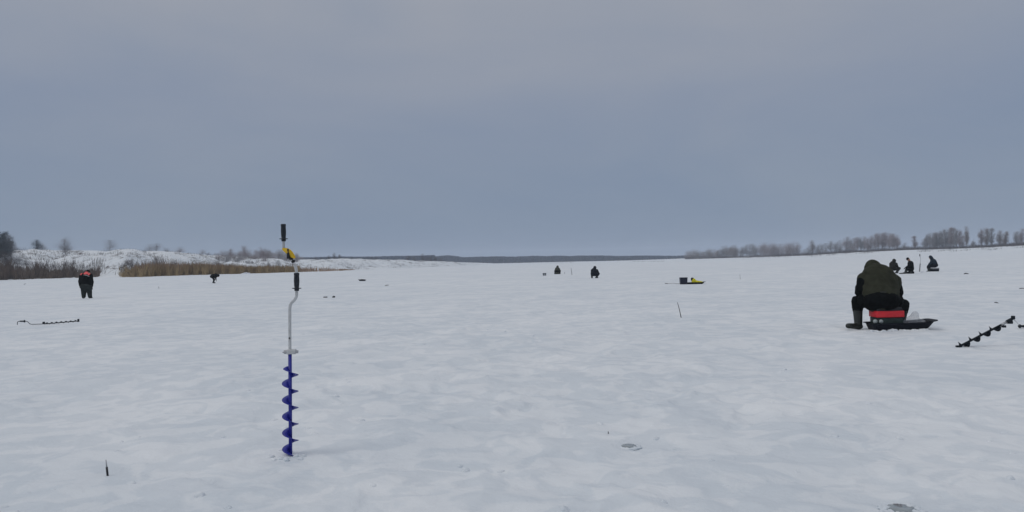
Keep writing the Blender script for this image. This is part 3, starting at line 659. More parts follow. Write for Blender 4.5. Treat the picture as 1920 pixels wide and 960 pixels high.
# ------------------------------------------------------------------ small gear on the ice
def simple(name, label, cat, base, bm, m, group=None):
    o = from_bm(name, bm, m); o.location = base; return tag(o, label, cat, group)
def stick(name, label, cat, a, b, r0, r1, m=m_stick, m2=None, Y=None):
    base = on_ice(*a) if Y is None else None
    Yb = base.y; root = thing(name, label, cat, base)
    A = P(a[0], a[1]+1, Yb)-base; B = P(b[0], b[1], Yb)-base
    if m2:
        bm = bmesh.new(); tube(bm, [A, A.lerp(B, .55)], [r0, r0], 10); from_bm('handle', bm, m, root)
        bm = bmesh.new(); tube(bm, [A.lerp(B, .55), A.lerp(B, .8), B], [r0*.7, r1*1.4, r1], 8); from_bm('quill', bm, m2, root)
    else:
        bm = bmesh.new(); tube(bm, smooth_path([A, A.lerp(B, .5)+Vector((.004, 0, 0)), B], 4), [r0+(r1-r0)*i/8 for i in range(9)], 8); from_bm('shaft', bm, m, root)
    return root
stick('rod_rest', 'short rod rest with dark handle and pale tip stuck in the snow lower left', 'rod rest', (202, 892), (198.6, 862), .0075, .0028, m_stick, m_reel)
stick('marker_stick', 'thin dark stick leaning in the open snow below the yellow bag', 'stick', (1277.5, 596), (1270.3, 567), .011, .006)
stick('rod', 'thin dark rod standing in the ice right of the far hooded angler', 'rod', (1072.6, 515.5), (1070.6, 502.5), .022, .015)
stick('marker_stick', 'tiny dark peg just right of the far hooded angler', 'stick', (1058.6, 513), (1058.4, 510.5), .022, .015)
stick('marker_stick', 'short dark stick upright on the snow between the reeds and the bowed angler', 'stick', (298, 541), (297.4, 537), .018, .01)
stick('marker_stick', 'faint thin stick upright on the open ice right of the yellow bag', 'stick', (1388, 524), (1387.2, 514), .010, .006)
stick('marker_stick', 'tiny black peg standing in the snow in the right foreground', 'stick', (1140, 813), (1140, 809), .004, .003)
def lying_stick(label, a, b, r, m=m_stick, name='fallen_stick'):
    base = on_ice((a[0]+b[0])/2, (a[1]+b[1])/2); q = [G(*a)-base, G(*b)-base]
    for v in q: v.z = r*1.2
    bm = bmesh.new(); tube(bm, [q[0], q[0].lerp(q[1], .45)+Vector((0, 0, r)), q[1]], [r, r*1.1, r*.6], 8)
    o = simple(name, label, 'stick', base, bm, m); return o
lying_stick('small pale brown stick lying on the far snow right of the small dark sled', (722, 536), (729, 534.6), .018, m_grol)
lying_stick('dark stick lying flat on the snow right of the slate parka angler', (1808, 514.2), (1816, 514.4), .03)
lying_stick('thin dark stick lying flat on the snow at the right edge', (1911, 541.5), (1924, 541.5), .012)
lying_stick('dark twig on the snow right of the lower back of the big angler', (1865, 568.2), (1872, 569.4), .010)
lying_stick('small dark twig on the snow at the far left under the reeds', (45, 534), (49, 532.6), .02)

b1 = on_ice(1281, 533); Yb = b1.y
seat_box('tackle_box', 'tall navy tackle box standing left of the yellow bag', 1275, 1288.3, 520.3, 532.8, Yb, .3, mat('navy_plastic', (.008, .012, .030), .5), None, None, (1.1, 1.05))
s2, c2, l2, h2 = sled('flat black sled under the yellow bag beside the navy box', 1288, 1319, 529.2, 532.6, Yb+.1, .42)
def yellow_bag():
    base = P(1305, 531, Yb+.1); base.z = c2.z+.02; Q = lambda px, py, d=0: P(px, py, Yb+.1+d)-base
    root = thing('bag', 'bright yellow bag with black top slumped on the flat black sled', 'bag', base)
    bm = bmesh.new(); cap(bm, Q(1300, 527.8), .10, Q(1301, 525.0), .085); cap(bm, Q(1300, 528), .10, Q(1306, 528.4), .085); cap(bm, Q(1306, 528.6), .075, Q(1316, 529.2), .05, Vector((0, 1, 0)), 2)
    blob('bag_body', bm, .018, m_yel2, root, 3, .008, .08, 41)
    bm = bmesh.new(); cap(bm, Q(1296.6, 525, -.01), .035, Q(1296.8, 522, -.01), .045); cap(bm, Q(1296.8, 522), .04, Q(1299.3, 521.6), .04); blob('bag_top', bm, .014, m_blk, root, 2)
yellow_bag()
def rope():
    base = on_ice(1262, 532.5); bm = bmesh.new()
    pts = [G(1248, 532.0)-base, G(1254, 532.6)-base, G(1262, 532.0)-base, G(1270, 533)-base, G(1276, 533)-base]
    for v in pts: v.z = .015
    tube(bm, smooth_path(pts), .008, 6); rt = thing('tow_rope', 'thin tow rope trailing over the snow left of the navy box', 'rope', base)
    from_bm('cord', bm, m_grol, rt)
    bm = bmesh.new(); cap(bm, G(1247.5, 532.4)-base+Vector((0, 0, .02)), .03, G(1252, 532.6)-base+Vector((0, 0, .02)), .025); from_bm('handle', bm, m_stick, rt)
rope()
c3 = on_ice(679, 526.8)
s3, c3b, l3, h3 = sled('small dark sled loaded with gear alone on the ice, right of the tall blue auger', 673, 685, 524.2, 526.8, c3.y, .34, -1)
bm = bmesh.new(); cap(bm, (-.12, 0, .10), .07, (.1, 0, .11), .06); cap(bm, (.16, 0, .1), .05, (.2, 0, .12), .04)
o = blob('gear_bag', bm, .02, m_cblk, None, 3); o.location = c3b; tag(o, 'lumpy black gear bag lying in the small dark sled', 'bag')
def bundle(label, px, py, w_, h_, two=False):
    b = on_ice(px, py); bm = bmesh.new()
    cap(bm, (-w_/2+h_/2, 0, h_*.4), h_*.5, (w_/2-h_/2, .02, h_*.4), h_*.55)
    if two: cap(bm, (-w_*.1, 0, h_*.5), h_*.5, (w_*.15, 0, h_*.9), h_*.35); cap(bm, (w_*.3, 0, 0.02), h_*.35, (w_*.4, 0, .05), h_*.3)
    else: cap(bm, (w_*.1, 0, h_*.4), h_*.6, (w_*.3, -.03, h_*.4), h_*.45)
    o = blob('bundle', bm, .01, m_stick, None, 2); o.location = b; tag(o, label, 'bundle')
bundle('flat dark bundle on the ice, left one of the pair below the small sled', 610, 558, .19, .05)
bundle('rounded dark bundle on the ice, right one of the pair below the small sled', 625.5, 558, .13, .07, True)
def crate():
    b = on_ice(1021, 516.6); Y = b.y; W = (P(1025, 516, Y)-P(1018, 516, Y)).length; H = P(1021, 512, Y).z-b.z
    rt = thing('crate', 'small pale grey crate on the ice left of the far hooded angler', 'crate', b)
    bm = bmesh.new(); rbox(bm, (0, 0, H*.5), (W*.9, .25, H), .01); from_bm('crate_body', bm, mat('grey_crate_plastic', (.20, .21, .24), .6), rt)
    bm = bmesh.new(); rbox(bm, (0, 0, H*.93), (W, .28, H*.16), .008); rbox(bm, (-W*.38, -.128, H*.45), (W*.12, .02, H*.8), .004); rbox(bm, (W*.38, -.128, H*.45), (W*.12, .02, H*.8), .004); from_bm('crate_rim', bm, mat('dark_grey_plastic', (.07, .08, .10), .6), rt)
    bm = bmesh.new(); rbox(bm, (0, -.128, H*.5), (W*.4, .014, H*.35), .004); from_bm('side_panel', bm, m_white, rt)
crate()
b = P(1690.5, 512.5, Y7-.1); b.z = gz(b.x, b.y)
bm = bmesh.new(); cap(bm, (-.12, 0, .03), .035, (.10, 0, .035), .045, Vector((0, 1, 0)), 2); o = blob('fish_bag', bm, .012, m_blk, None, 2); o.location = b; tag(o, 'flat black bag on the ice in front of the low sitting angler in black', 'bag')
b = P(1708.3, 509, Y7-.26); b.z = gz(b.x, b.y)
bm = bmesh.new(); tube(bm, [(0, 0, 0), (0, 0, .01), (0, 0, .15), (0, 0, .158)], [.05, .062, .075, .07], 20); o = simple('bait_pail', 'small grey pail beside the low sitting angler in black', 'pail', b, bm, m_grey)

# snow lumps
rnd = random.Random(5)
def clod(bm, c, r, flat=.6, seed=0):
    k = bmesh.ops.create_icosphere(bm, subdivisions=3, radius=1)['verts']
    rr = random.Random(seed); ph = [rr.uniform(0, 6) for _ in range(6)]
    for v in k:
        q = v.co; n = 1+.22*math.sin(q.x*2.3+ph[0])*math.cos(q.y*2.1+ph[1])+.14*math.sin(q.z*4.1+ph[2]+q.x*3)+.09*math.sin(q.y*7+ph[3])*math.sin(q.x*6+ph[4])
        v.co = Vector((q.x*r*n, q.y*r*n*.9, q.z*r*n*flat))+Vector(c)
bm = bmesh.new()
for i in range(150):
    t = rnd.random(); Y = 4.3+14*t*t; X = rnd.uniform(-.72, .72)*Y
    c = (X, Y, gz(X, Y)-.012); rough = .5+nz(np.array([X]), np.array([Y]), 3.4, 11)[0]
    if rough < .35: continue
    clod(bm, c, rnd.uniform(.012, .035)*(1+.02*Y), rnd.uniform(.6, .9), i)
for i in range(46):      # heaped under the sled edge
    X = P(rnd.uniform(1628, 1742), 620, Y1-.25).x; Y = Y1-.27+rnd.uniform(-.06, .03); clod(bm, (X, Y, gz(X, Y)+.0), rnd.uniform(.02, .045), .7, 500+i)
for i in range(16):
    a = rnd.uniform(0, 6.28); q = rnd.uniform(.05, .16); X, Y = nb.x+math.cos(a)*q, nb.y+math.sin(a)*q; clod(bm, (X, Y, gz(X, Y)), rnd.uniform(.012, .026), .6, 700+i)
o = from_bm('snow_clods', bm, SNOW); o['kind'] = 'stuff'
def hole(label, px, py, r):
    b = on_ice(px, py); rt = thing('ice_hole', label, 'ice hole', b)
    bm = bmesh.new(); tube(bm, [(0, 0, .004), (0, 0, .012)], [r, r], 28); from_bm('shade_disc', bm, mat('hole_shade', (.32, .36, .38), .12, .1), rt)  # flat wet-ice disc, its grey painted in for the dark shadow in the pit
    bm = bmesh.new(); n = 30
    for i in range(n):
        a = 2*math.pi*i/n; q = r*(1.25+.18*math.sin(i*2.1)); clod(bm, (math.cos(a)*q, math.sin(a)*q, .0), r*(.30+.12*math.sin(i*3.7)), .55, 900+i)
    from_bm('slush_rim', bm, SNOW, rt)
hole('old fishing hole rimmed with slush in the right foreground snow', 1179, 838, .06)
hole('old fishing hole at the bottom edge of the snow, right side', 1690, 956, .075)
def slush(px, py, w_, h_, label):
    b = on_ice(px, py); bm = bmesh.new()
    for i in range(14): clod(bm, (rnd.uniform(-w_, w_)/2, rnd.uniform(-.1, .1), 0), rnd.uniform(.4, 1)*h_, .6, 1200+i)
    simple('slush_heap', label, 'slush heap', b, bm, mat('wet_slush', (.66, .69, .74), .4))
slush(1731, 510, .4, .08, 'grey heap of wet slush between the far upright auger and the slate parka angler')
slush(460, 513.5, 1.4, .45, 'white snow heap at the foot of the ochre reeds')

# ------------------------------------------------------------------ vegetation
def vmat(name, c, var=.3, scale=3, rough=.9):
    return mat(name, c, rough, var, scale, spec=.1)
m_bark = vmat('pale_bark', (.24, .22, .22)); m_darkbark = vmat('dark_bark', (.07, .062, .06))
m_twA = vmat('mauve_frosted_twigs', (.32, .285, .295), .2, 1.2); m_twB = vmat('grey_frosted_twigs', (.30, .30, .315), .2, 1.2); m_twC = vmat('brown_twigs', (.27, .238, .228), .22, 1.2)
m_pine = vmat('frosted_pine_needles', (.095, .115, .130), .4, 1.6); m_brush = vmat('dark_brush', (.105, .093, .093), .3, .5)
def tri_twigs(v, f, o, d, L, w, rr):
    s = Vector((rr.gauss(0, 1), rr.gauss(0, 1), rr.gauss(0, 1))).cross(d)
    s = s.normalized()*w/2; n = len(v)
    v += [o-s, o+s, o+d*L]; f.append((n, n+1, n+2))
def make_tree(kind, seed, H, W, ntw=2400):
    """trunk with limbs reaching into clumps, and a crown of fine bare twigs round those limbs"""
    rr = random.Random(seed); bm = bmesh.new(); v, f = [], []
    stems = 1 if kind in ('birch', 'pine') else rr.randint(2, 4)
    zc, hh = {'birch': (.56, .45), 'bush': (.50, .50), 'pine': (.50, .50)}[kind]
    lean = Vector((rr.uniform(-.05, .05), rr.uniform(-.05, .05), 0))*H
    trunks = []
    for s in range(stems):
        off = Vector((rr.uniform(-.2, .2), rr.uniform(-.2, .2), 0))*(stems > 1)*W*.6
        top = off*1.7+Vector((0, 0, H*rr.uniform(.80, .95)*(1 if s == 0 else rr.uniform(.7, .95))))+lean
        pts = [off+(top-off)*t+Vector((rr.uniform(-1, 1), rr.uniform(-1, 1), 0))*.012*H*t for t in (0, .2, .4, .6, .8, 1)]
        r0 = H*.011/(stems**.4); tube(bm, pts, [r0*1.2, r0, r0*.8, r0*.6, r0*.35, r0*.1], 6, False); trunks.append((pts, r0))
    nc = 46; cl = []
    while len(cl) < nc:
        p = Vector((rr.uniform(-1, 1), rr.uniform(-1, 1), rr.uniform(-1, 1)))
        egg = 1-.25*p.z if kind != 'pine' else 1-.55*max(-.3, p.z)
        if math.hypot(p.x, p.y) > egg*math.sqrt(max(0, 1-p.z*p.z))*1.0: continue
        lob = .84+.24*math.sin(3*math.atan2(p.y, p.x)+seed)*math.cos(4*p.z+seed)
        c = Vector((p.x*W*.5*lob, p.y*W*.5*lob, H*(zc+p.z*hh*.94)))+lean*(zc+p.z*hh); cl.append(c)
        pts, r0 = rr.choice(trunks); t = max(.05, min(.95, c.z/H-rr.uniform(.08, .25)))*5; k = min(4, int(t)); a = pts[k].lerp(pts[k+1], t-k)
        m_ = a.lerp(c, .5)+Vector((0, 0, .02*H)); tube(bm, [a, m_, c], [r0*.30, r0*.18, r0*.06], 4, False)
        n = int(ntw/nc*rr.uniform(.45, 1.6)); sg = rr.uniform(.07, .13)*W+.012*H
        for i in range(n):
            if rr.random() < .25: o = a.lerp(c, rr.uniform(.3, 1))+Vector((rr.gauss(0, 1), rr.gauss(0, 1), rr.gauss(0, 1)))*sg*.5
            else: o = c+Vector((rr.gauss(0, 1), rr.gauss(0, 1), rr.gauss(0, 1)))*sg
            d = Vector((rr.gauss(0, .7), rr.gauss(0, .7), rr.gauss(.4, .7) if kind != 'pine' else rr.gauss(0, .4))).normalized()
            if o.z > H*.97: o.z = H*.97-abs(rr.gauss(0, .04))*H
            if o.z < .03*H: continue
            L = H*rr.uniform(.03, .07); tri_twigs(v, f, o, d, L, H*(.011 if kind == 'pine' else .0056), rr)
    me_t = bpy.data.meshes.new('trunk'); bm.to_mesh(me_t); bm.free(); me_t.polygons.foreach_set('use_smooth', [True]*len(me_t.polygons))
    me_c = bpy.data.meshes.new('crown'); me_c.from_pydata([tuple(q) for q in v], [], f); me_c.update()
    return me_t, me_c
PROT = {}
def proto(kind, k, W):
    key = (kind, k, round(W, 1))
    if key not in PROT: PROT[key] = make_tree(kind, k*37+len(kind)*101, 1.0, W, dict(birch=4200, bush=4600, pine=5500)[kind])
    return PROT[key]
CM = {}
def tree(name, label, cat, px, D, top, wpx, kind, mt, mc, group=None, k=0, sink=.1, base_py=None):
    g = P(px, hz(px), D); z = gz(g.x, D)
    ztop = P(px, top, D).z; H = max(.6, ztop-z); W = wpx/F*D
    wr = min(1.4, max(.25, W/H)); wr = round(wr/.15)*.15
    tm, cm = proto(kind, k, wr)
    a = CM.setdefault((tm.name, mt.name), None)
    if a is None: a = tm.copy(); a.materials.append(mt); CM[(tm.name, mt.name)] = a
    b = CM.setdefault((cm.name, mc.name), None)
    if b is None: b = cm.copy(); b.materials.append(mc); CM[(cm.name, mc.name)] = b
    r = thing(name, label, cat, (g.x, D, z-sink), group); r.scale = (H*(W/H)/wr, H*(W/H)/wr, H); r.rotation_euler.z = rnd.uniform(0, 6.28)
    t = bpy.data.objects.new('trunk', a); COL.objects.link(t); t.parent = r
    c = bpy.data.objects.new('crown', b); COL.objects.link(c); c.parent = r
    return r
def LB(px): return float(tab(np.array([AZ(px)]), T_BASE)[0]), float(tab(np.array([AZ(px)]), T_TOPD)[0])
ltrees = [
 (1, 427, 30, .55, 'pine', m_darkbark, m_pine, 'pine_tree', 'tall frosted dark pine at the left edge on the bank'),
 (13, 431, 20, .60, 'pine', m_darkbark, m_pine, 'pine_tree', 'dark pine just right of the edge pine, second from the left'),
 (21, 438, 16, .5, 'birch', m_darkbark, m_twB, 'bare_tree', 'frosted grey tree leaning out beside the dark pines'),
 (10, 462, 34, .3, 'bush', m_darkbark, m_brush, 'shrub', 'dark bush under the dark pines at the left edge'),
 (36, 476, 20, .4, 'bush', m_darkbark, m_brush, 'shrub', 'dark bush on the snowy bank right of the pines'),
 (50, 482, 16, .35, 'bush', m_darkbark, m_brush, 'shrub', 'low dark bush lower on the bank right of the pines'),
 (70, 448, 16, .95, 'pine', m_darkbark, m_pine, 'pine_tree', 'small dark rounded tree alone on the bank top left of the slim birch'),
 (80, 452, 15, 1.0, 'bush', m_bark, m_twB, 'bare_tree', 'greyer half of the small tree pair on the bank top'),
 (123, 440, 24, .75, 'birch', m_bark, m_twB, 'birch_tree', 'slim rounded birch with a bare trunk alone on the snowy slope'),
 (207, 449, 26, 1.0, 'birch', m_bark, m_twB, 'bare_tree', 'round grey hazy tree alone on the bank right of the slim birch'),
 (245, 468, 12, 1.2, 'bush', m_darkbark, m_brush, 'shrub', 'low dark shrub on the bank top, left one of the low trio'),
 (256, 467, 14, 1.2, 'bush', m_darkbark, m_brush, 'shrub', 'low dark shrub on the bank top, middle one of the low trio'),
 (272, 467, 14, 1.2, 'bush', m_darkbark, m_brush, 'shrub', 'low dark shrub on the bank top, right one of the low trio'),
 (281, 457, 18, 1.1, 'birch', m_bark, m_twB, 'bare_tree', 'left tree of the hazy grey pair on the bank top'),
 (294, 455, 17, 1.1, 'birch', m_bark, m_twB, 'bare_tree', 'right tree of the hazy grey pair on the bank top'),
 (312, 462, 13, 1.0, 'bush', m_darkbark, m_twB, 'bare_tree', 'small dark oval tree between the hazy pair and the mauve birch'),
 (337, 462, 20, .9, 'birch', m_bark, m_twA, 'birch_tree', 'mauve rounded birch on the bank edge above the ochre reeds'),
 (352, 478, 10, .6, 'bush', m_darkbark, m_twC, 'shrub', 'brown shrub on the slope right of the mauve birch'),
 (380, 467, 16, 1.0, 'birch', m_bark, m_twA, 'bare_tree', 'pale mauve tree left of the mauve grove'),
 (391, 473, 9, 1.1, 'bush', m_darkbark, m_brush, 'shrub', 'small dark shrub touching the pale mauve tree'),
 (403, 473, 9, 1.0, 'bush', m_darkbark, m_twB, 'shrub', 'small grey bush alone just left of the mauve grove'),
 (150, 482, 16, .6, 'bush', m_bark, m_twC, 'shrub', 'thin shrub on the snowy slope right of the slim birch'),
 (139, 487, 8, .45, 'bush', m_darkbark, m_brush, 'shrub', 'small dark shrub low on the slope below the slim birch'),
 (218, 484, 20, .5, 'bush', m_darkbark, m_twC, 'shrub', 'brownish bush in the gully below the round hazy tree'),
 (240, 486, 22, .4, 'bush', m_darkbark, m_twC, 'shrub', 'brownish bush in the gully above the start of the ochre reeds'),
 (326, 483, 16, .3, 'bush', m_darkbark, m_brush, 'shrub', 'dark bush behind the ochre reeds below the mauve birch'),
 (185, 497, 14, .12, 'bush', m_bark, m_twC, 'shrub', 'thin grey shrub at the bank foot behind the bowed angler'),
]
for i, (px, top, wp, tt, kind, mt, mc, nm, lab) in enumerate(ltrees):
    b, wd = LB(px); D = b+wd*tt
    tree(nm, lab, 'shrub' if nm == 'shrub' else 'tree', px, D, top, wp*1.2, kind, mt, mc, k=i % 5)
gtab = [(410, 474), (418, 468), (426, 470), (433, 464), (441, 472), (450, 470), (458, 460), (466, 467), (474, 474), (482, 468), (490, 463), (498, 462), (506, 467), (514, 471), (522, 467), (530, 469), (538, 472), (547, 474), (556, 472), (564, 482)]
for i, (px, top) in enumerate(gtab):
    b, wd = LB(px)
    tree('bare_tree', 'mauve bare tree in the close grove behind the tall blue auger', 'tree', px+rnd.uniform(-1, 1), b+wd*(.62+.2*(i % 2)), top-1, 17+rnd.uniform(-2, 3), 'bush' if i % 3 else 'birch', m_bark, (m_twA, m_twA, m_twC)[i % 3], 'mauve grove behind the tall blue auger', i % 5)
for i in range(22):
    px = 412+i*6.9+rnd.uniform(-2, 2); b, wd = LB(px); top = np.interp(px, [q[0] for q in gtab], [q[1] for q in gtab])
    tree('bare_tree', 'mauve bare tree in the close grove behind the tall blue auger', 'tree', px, b+wd*rnd.uniform(.4, .75), top+rnd.uniform(1, 8), 19, 'bush', m_bark, (m_twA, m_twC, m_twB)[i % 3], 'mauve grove behind the tall blue auger', (i+2) % 5)
for i in range(16):
    px = 408+i*9.5; b, wd = LB(px)
    tree('shrub', 'frosted low bush on the slope in front of the mauve grove', 'shrub', px, b+wd*rnd.uniform(.25, .6), 484+rnd.uniform(-3, 5)+i*.3, 11, 'bush', m_bark, m_twA if i % 2 else m_twB, 'frosted bushes below the mauve grove', i % 5)

# far trees on the low bank, centre-left
far1 = [(592, 480, 10), (604, 481, 9), (617, 478, 8), (627, 473, 8), (637, 476, 8), (648, 482, 10), (659, 480, 11), (670, 482, 10), (684, 484, 12), (696, 481, 10), (704, 480, 10), (765, 477, 9), (776, 480, 10), (793, 475, 10), (800, 479, 9), (808, 477, 10), (817, 478, 10), (826, 481, 9)]
far_lab = {3: 'tallest spiky far tree on the low snowy bank right of the tall auger', 4: 'second spiky far tree just right of the tallest one', 13: 'tallest far tree of the dark clump where the low bank ends'}
for i, (px, top, wp) in enumerate(far1):
    b, wd = LB(px); gl = 'dark clump of far trees where the low bank ends' if px > 750 else 'dark row of far trees on the low snowy bank'
    tree('far_tree', far_lab.get(i, 'dark far tree in the clump where the low bank ends' if px > 750 else 'dark far tree in the row on the low snowy bank'), 'tree', px, b+wd+12, top, wp, 'bush' if i not in far_lab else 'birch', m_darkbark, m_brush, gl, i % 5)

# right bank
rt_top = [(1285, 477), (1290, 468), (1305, 466), (1322, 468), (1330, 464), (1345, 465), (1352, 460), (1372, 458), (1385, 460), (1391, 468), (1395, 457), (1410, 455), (1418, 460), (1430, 452), (1448, 449), (1462, 455), (1470, 452), (1495, 450), (1501, 462), (1512, 468), (1520, 455), (1527, 445), (1534, 455), (1545, 456), (1558, 451), (1566, 453), (1573, 446), (1581, 453), (1587, 443), (1597, 446), (1608, 443), (1622, 441), (1632, 440), (1645, 435), (1665, 434), (1684, 437), (1688, 452)]
rt_base = [(1285, 486), (1400, 483), (1500, 480), (1600, 474), (1700, 469), (1800, 466), (1920, 461)]
clumps = [(1286, 1330, 5.5, 13, 'bush', 'brown tree in the rounded thicket at the left tip of the right bank', 'rounded thicket at the tip of the right bank', m_twC),
 (1333, 1388, 5.5, 14, 'bush', 'grey brown tree in the second thicket on the right bank, left of centre', 'second thicket on the right bank', m_twC),
 (1393, 1420, 6.5, 13, 'birch', 'pale tree in the small clump right of the second thicket', 'small pale clump on the right bank', m_twB),
 (1426, 1500, 7, 16, 'bush', 'bare tree in the broad clump near the middle of the right bank', 'broad clump on the right bank', m_twA),
 (1508, 1580, 8, 13, 'birch', 'loose grey tree in the ragged row above the open snow left of the big angler', 'ragged row of grey trees', m_twB),
 (1587, 1688, 6.6, 12, 'birch', 'tall slim tree in the dense stand directly above the big angler', 'dense stand above the big angler', m_twA)]
def RD(px): return float(tab(np.array([AZ(px)]), T_RB)[0])
for ci, (a, b, st, wp, kind, lab, grp, mc) in enumerate(clumps):
    px = a; i = 0
    while px < b:
        top = np.interp(px, [q[0] for q in rt_top], [q[1] for q in rt_top])+rnd.uniform(-.8, 2.5)
        tree('bare_tree', lab, 'tree', px+rnd.uniform(-1, 1), RD(px)+rnd.uniform(2, 26), top, wp*rnd.uniform(1.0, 1.4), kind, m_bark, mc if rnd.random() < .75 else (m_twA, m_twB, m_twC)[i % 3], grp, rnd.randrange(5))
        px += st*rnd.uniform(.8, 1.2); i += 1
singles = [(1697, 452, 12, 'bush', 'small dark cone shaped tree alone between the two tall stands'), (1716, 441, 10, 'birch', 'thin pale tree just left of the tall stand above the slate parka angler'),
 (1813, 422, 9, 'birch', 'narrow tall poplar standing apart, right of the tall stand'), (1825, 447, 9, 'bush', 'faint low tree right of the narrow poplar'),
 (1841, 426, 11, 'birch', 'left tree of the broad trio near the right edge'), (1850, 423, 12, 'birch', 'middle tree of the broad trio near the right edge'), (1859, 426, 11, 'birch', 'right tree of the broad trio near the right edge'),
 (1876, 430, 11, 'birch', 'left tree of the reddish pair near the right edge'), (1885, 429, 11, 'birch', 'right tree of the reddish pair near the right edge'),
 (1907, 432, 15, 'bush', 'rounded bluish tree left in the group at the right edge'), (1916, 427, 16, 'bush', 'rounded bluish tree cut by the right edge')]
for i, (px, top, wp, kind, lab) in enumerate(singles):
    tree('bare_tree', lab, 'tree', px, RD(px)+8, top, wp, kind, m_bark, (m_twB, m_twA, m_twC)[i % 3] if 'reddish' not in lab else m_twC, None, i % 5)
px = 1733
while px < 1806:
    top = np.interp(px, [1733, 1737, 1745, 1752, 1762, 1770, 1775, 1798, 1806], [444, 434, 436, 430, 431, 424, 422, 424, 436])+rnd.uniform(-1, 3)
    tree('bare_tree', 'tall pale tree in the airy stand above the slate parka angler', 'tree', px, RD(px)+rnd.uniform(2, 26), top, 11*rnd.uniform(.8, 1.2), 'birch', m_bark, m_twB if rnd.random() < .7 else m_twA, 'airy stand above the slate parka angler', rnd.randrange(5))
    px += 5.2*rnd.uniform(.8, 1.2)
# off-frame continuation of the banks
for i in range(14):
    px = 1945+i*26; tree('bare_tree', 'bare tree on the right bank past the edge of view', 'tree', px, RD(px)+8, 430-i*1.5, 16, 'birch', m_bark, m_twB, 'bank trees past the right edge', i % 5)
for i in range(8):
    px = -20-i*28; b, wd = LB(px); tree('pine_tree', 'frosted dark pine on the bank past the left edge', 'tree', px, b+wd*.6, 430+(i % 3)*6, 28, 'pine', m_darkbark, m_pine, 'bank pines past the left edge', i % 5)

# undergrowth, reeds: nobody could count the stems
def blades(name, m, spots, label):
    v, f = [], []
    ar = np.array([(q[0], q[1]) for q in spots]); zz = big(ar[:, 0], ar[:, 1])[0]
    for (x, y, z, h, wd, lean), zg in zip(spots, zz):
        z = float(zg)+z
        a = rnd.uniform(0, math.pi); dx, dy = math.cos(a)*wd/2, math.sin(a)*wd/2; n = len(v); lx, ly = rnd.gauss(0, lean)*h, rnd.gauss(0, lean)*h
        v += [(x-dx, y-dy, z), (x+dx, y+dy, z), (x+dx*.8+lx*.5, y+dy*.8+ly*.5, z+h*.6), (x-dx*.8+lx*.5, y-dy*.8+ly*.5, z+h*.6), (x+lx, y+ly, z+h)]
        f += [(n, n+1, n+2, n+3), (n+3, n+2, n+4)]
    o = from_py(name, v, f, m); o['kind'] = 'stuff'; o['label'] = label; return o
def reed_spots(a, b, n, h0, h1, dep, wd, lean=.12, front=-3, hj=.25, dens=None):
    s = []
    for _ in range(n):
        px = rnd.uniform(a, b)
        if dens and rnd.random() > dens(px): continue
        base, _w = LB(px); D = base+front+(0 if a < 0 else 5*max(0, 1-(px-222)/40))*rnd.random()+1.6*math.sin(px*.11)+1.1*math.sin(px*.37+1)+dep*rnd.random()**.8; x = AZ(px)*D
        z = 0
        t = (px-a)/(b-a); hh = (h0+(h1-h0)*t)*(1 if a < 0 else min(1, .25+(px-214)/75, .35+max(0, (668-px))/90))*(1+hj*rnd.gauss(0, 1))*(1+.20*float(nz(np.array([x]), np.array([D]), 5, 33)[0]))
        s.append((x, D, z-.05, max(.3, hh), wd*rnd.uniform(.6, 1.4), lean))
    return s
m_reedA = vmat('dark_brown_reeds', (.145, .108, .082), .3, .9); m_reedB = vmat('ochre_reeds', (.31, .228, .12), .2, .9); m_reedC = vmat('russet_reeds', (.29, .195, .13), .25, .9); m_reedG = vmat('grey_willow_stems', (.15, .135, .13), .3, .12)
blades('dark_reeds', m_reedA, reed_spots(-260, 186, 13000, 2.9, 1.1, 9, .08, .2, -2, .2), 'dark brown reeds along the foot of the left bank')
blades('willow_scrub', m_reedG, reed_spots(-260, 196, 3200, 2.4, 1.1, 9, .05, .25, 3, .15), 'grey brown willow scrub above the dark reeds')
blades('ochre_reeds', m_reedB, reed_spots(222, 560, 17000, 1.9, 1.15, 10, .09, .2, hj=.24, dens=lambda p: (1 if p > 250 else (p-218)/34)*(.75+.25*math.sin(p*.21+math.sin(p*.07)*3))), 'ochre reeds along the foot of the left bank')
blades('russet_reeds', m_reedC, reed_spots(250, 665, 11000, 2.2, .7, 9, .08, .2, front=-1, hj=.24, dens=lambda p: 1 if p < 540 else .25 if p < 636 or p > 662 else .8), 'russet reeds fading out along the low bank')
blades('willow_scrub', m_reedG, reed_spots(222, 420, 1800, 2.3, 2.0, 8, .06, .25, 6), 'grey scrub behind the ochre reeds')
# brush scattered on the left slope
s = []
for k in range(230):
    px = rnd.uniform(-100, 820); base, wd_ = LB(px); tt = rnd.uniform(.1, 1.02); D0 = base+wd_*tt; x0 = AZ(px)*D0; r_ = rnd.uniform(.3, 1.6)*(1+D0/400)
    for q in range(rnd.randint(15, 45)):
        x = x0+rnd.gauss(0, r_); y = D0+rnd.gauss(0, r_*.6); s.append((x, y, -.1, rnd.uniform(.25, 1.0), .05, .3))
blades('slope_brush', m_brush, s, 'sparse dark brush on the snowy slope of the left bank')
s = []
for k in range(19000):
    px = rnd.uniform(1284, 2050); D = RD(px)+rnd.uniform(-2, 26); x = AZ(px)*D; z = 0
    hh = (1.9+1.0*float(nz(np.array([x]), np.array([D]), 9, 41)[0]))*rnd.uniform(.5, 1.2); 
    if D < RD(px)+6 and nz(np.array([x]), np.array([D]), 6, 43)[0] < .0: continue
    s.append((x, D, z-.1, hh, .09, .2))
blades('bank_undergrowth', m_brush, s, 'dark undergrowth at the feet of the trees on the right bank')
s = []
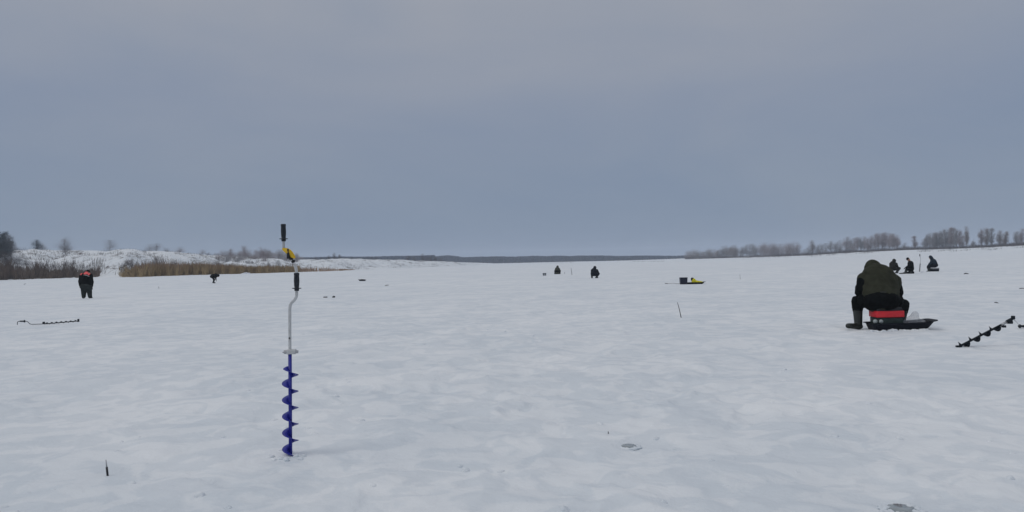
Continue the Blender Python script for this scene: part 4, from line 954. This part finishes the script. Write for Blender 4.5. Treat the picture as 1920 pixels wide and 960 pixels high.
for k in range(90):
    px0 = rnd.uniform(1380, 2000); D0 = RD(px0)-rnd.uniform(4, 24); x0 = AZ(px0)*D0
    for q in range(rnd.randint(5, 30)): s.append((x0+rnd.gauss(0, 1.6), D0+rnd.gauss(0, 1), -.05, rnd.uniform(.3, 1.2), .08, .25))
blades('bank_tufts', m_brush, s, 'loose brush tufts on the snow below the right bank trees')
s = []
for (pa, pb, py, n, h) in ((694, 718, 500.5, 260, 1.1), (676, 696, 501.5, 160, .6), (718, 730, 503, 90, .5), (762, 773, 501.8, 60, .4), (848, 872, 497.8, 160, .7), (1030, 1075, 491.5, 120, .5), (1185, 1245, 489.6, 160, .5), (1505, 1525, 481.5, 90, .8), (560, 590, 506, 70, .6)):
    for q in range(n):
        px = rnd.uniform(pa, pb); D = G(px, py, -1.0).y if G(px, py, -1.0).y > 0 else 300; D = min(D, 620)+rnd.uniform(-4, 4); x = AZ(px)*D
        z = 0; s.append((x, D, z-.05, h*rnd.uniform(.4, 1.2), .09, .3))
blades('shore_brush', m_brush, s, 'low tufts of brush on the far snow')

# far forest: one hazy mass of small trees
v, f = [], []
m_far = vmat('far_forest_bark_and_needles', (.022, .034, .058), .25, .02)
def tuft(x, y, z, h, r):
    n = len(v); k = 7
    prof = ((.0, .55), (.3, .9), (.62, .8), (.85, .45))
    for (t, q) in prof:
        for i in range(k):
            a = 2*math.pi*i/k+t*2; rr_ = r*q*rnd.uniform(.75, 1.2); v.append((x+math.cos(a)*rr_, y+math.sin(a)*rr_, z+h*t*rnd.uniform(.93, 1.05)))
    v.append((x, y, z+h))
    for l in range(3):
        for i in range(k): f.append((n+l*k+i, n+l*k+(i+1) % k, n+(l+1)*k+(i+1) % k, n+(l+1)*k+i))
    for i in range(k): f.append((n+3*k+i, n+3*k+(i+1) % k, n+4*k))
for i in range(3600):
    px = rnd.uniform(560, 1330); D = rnd.uniform(900, 960) if px > 815 else rnd.uniform(760, 840)
    x = AZ(px)*D
    if px > 815: top = np.interp(px, [815, 840, 870, 960, 1060, 1150, 1230, 1330], [480, 478.5, 481.5, 481, 479.5, 479.2, 479.2, 479.5])
    else: top = np.interp(px, [560, 640, 700, 760, 815], [482.5, 480.5, 481, 479.5, 478])
    top += 1.2*nz(np.array([x]), np.array([0.]), 26, 60)[0]+rnd.uniform(-.4, 1.2)
    zt = P(px, top, D).z; z = -3.0 if px < 815 else -2.2
    tuft(x, D, z, zt-z, rnd.uniform(2.2, 4.2))
o = from_py('far_forest', [tuple(q) for q in v], f, m_far); o['kind'] = 'stuff'; o['label'] = 'hazy blue line of forest beyond the frozen river'
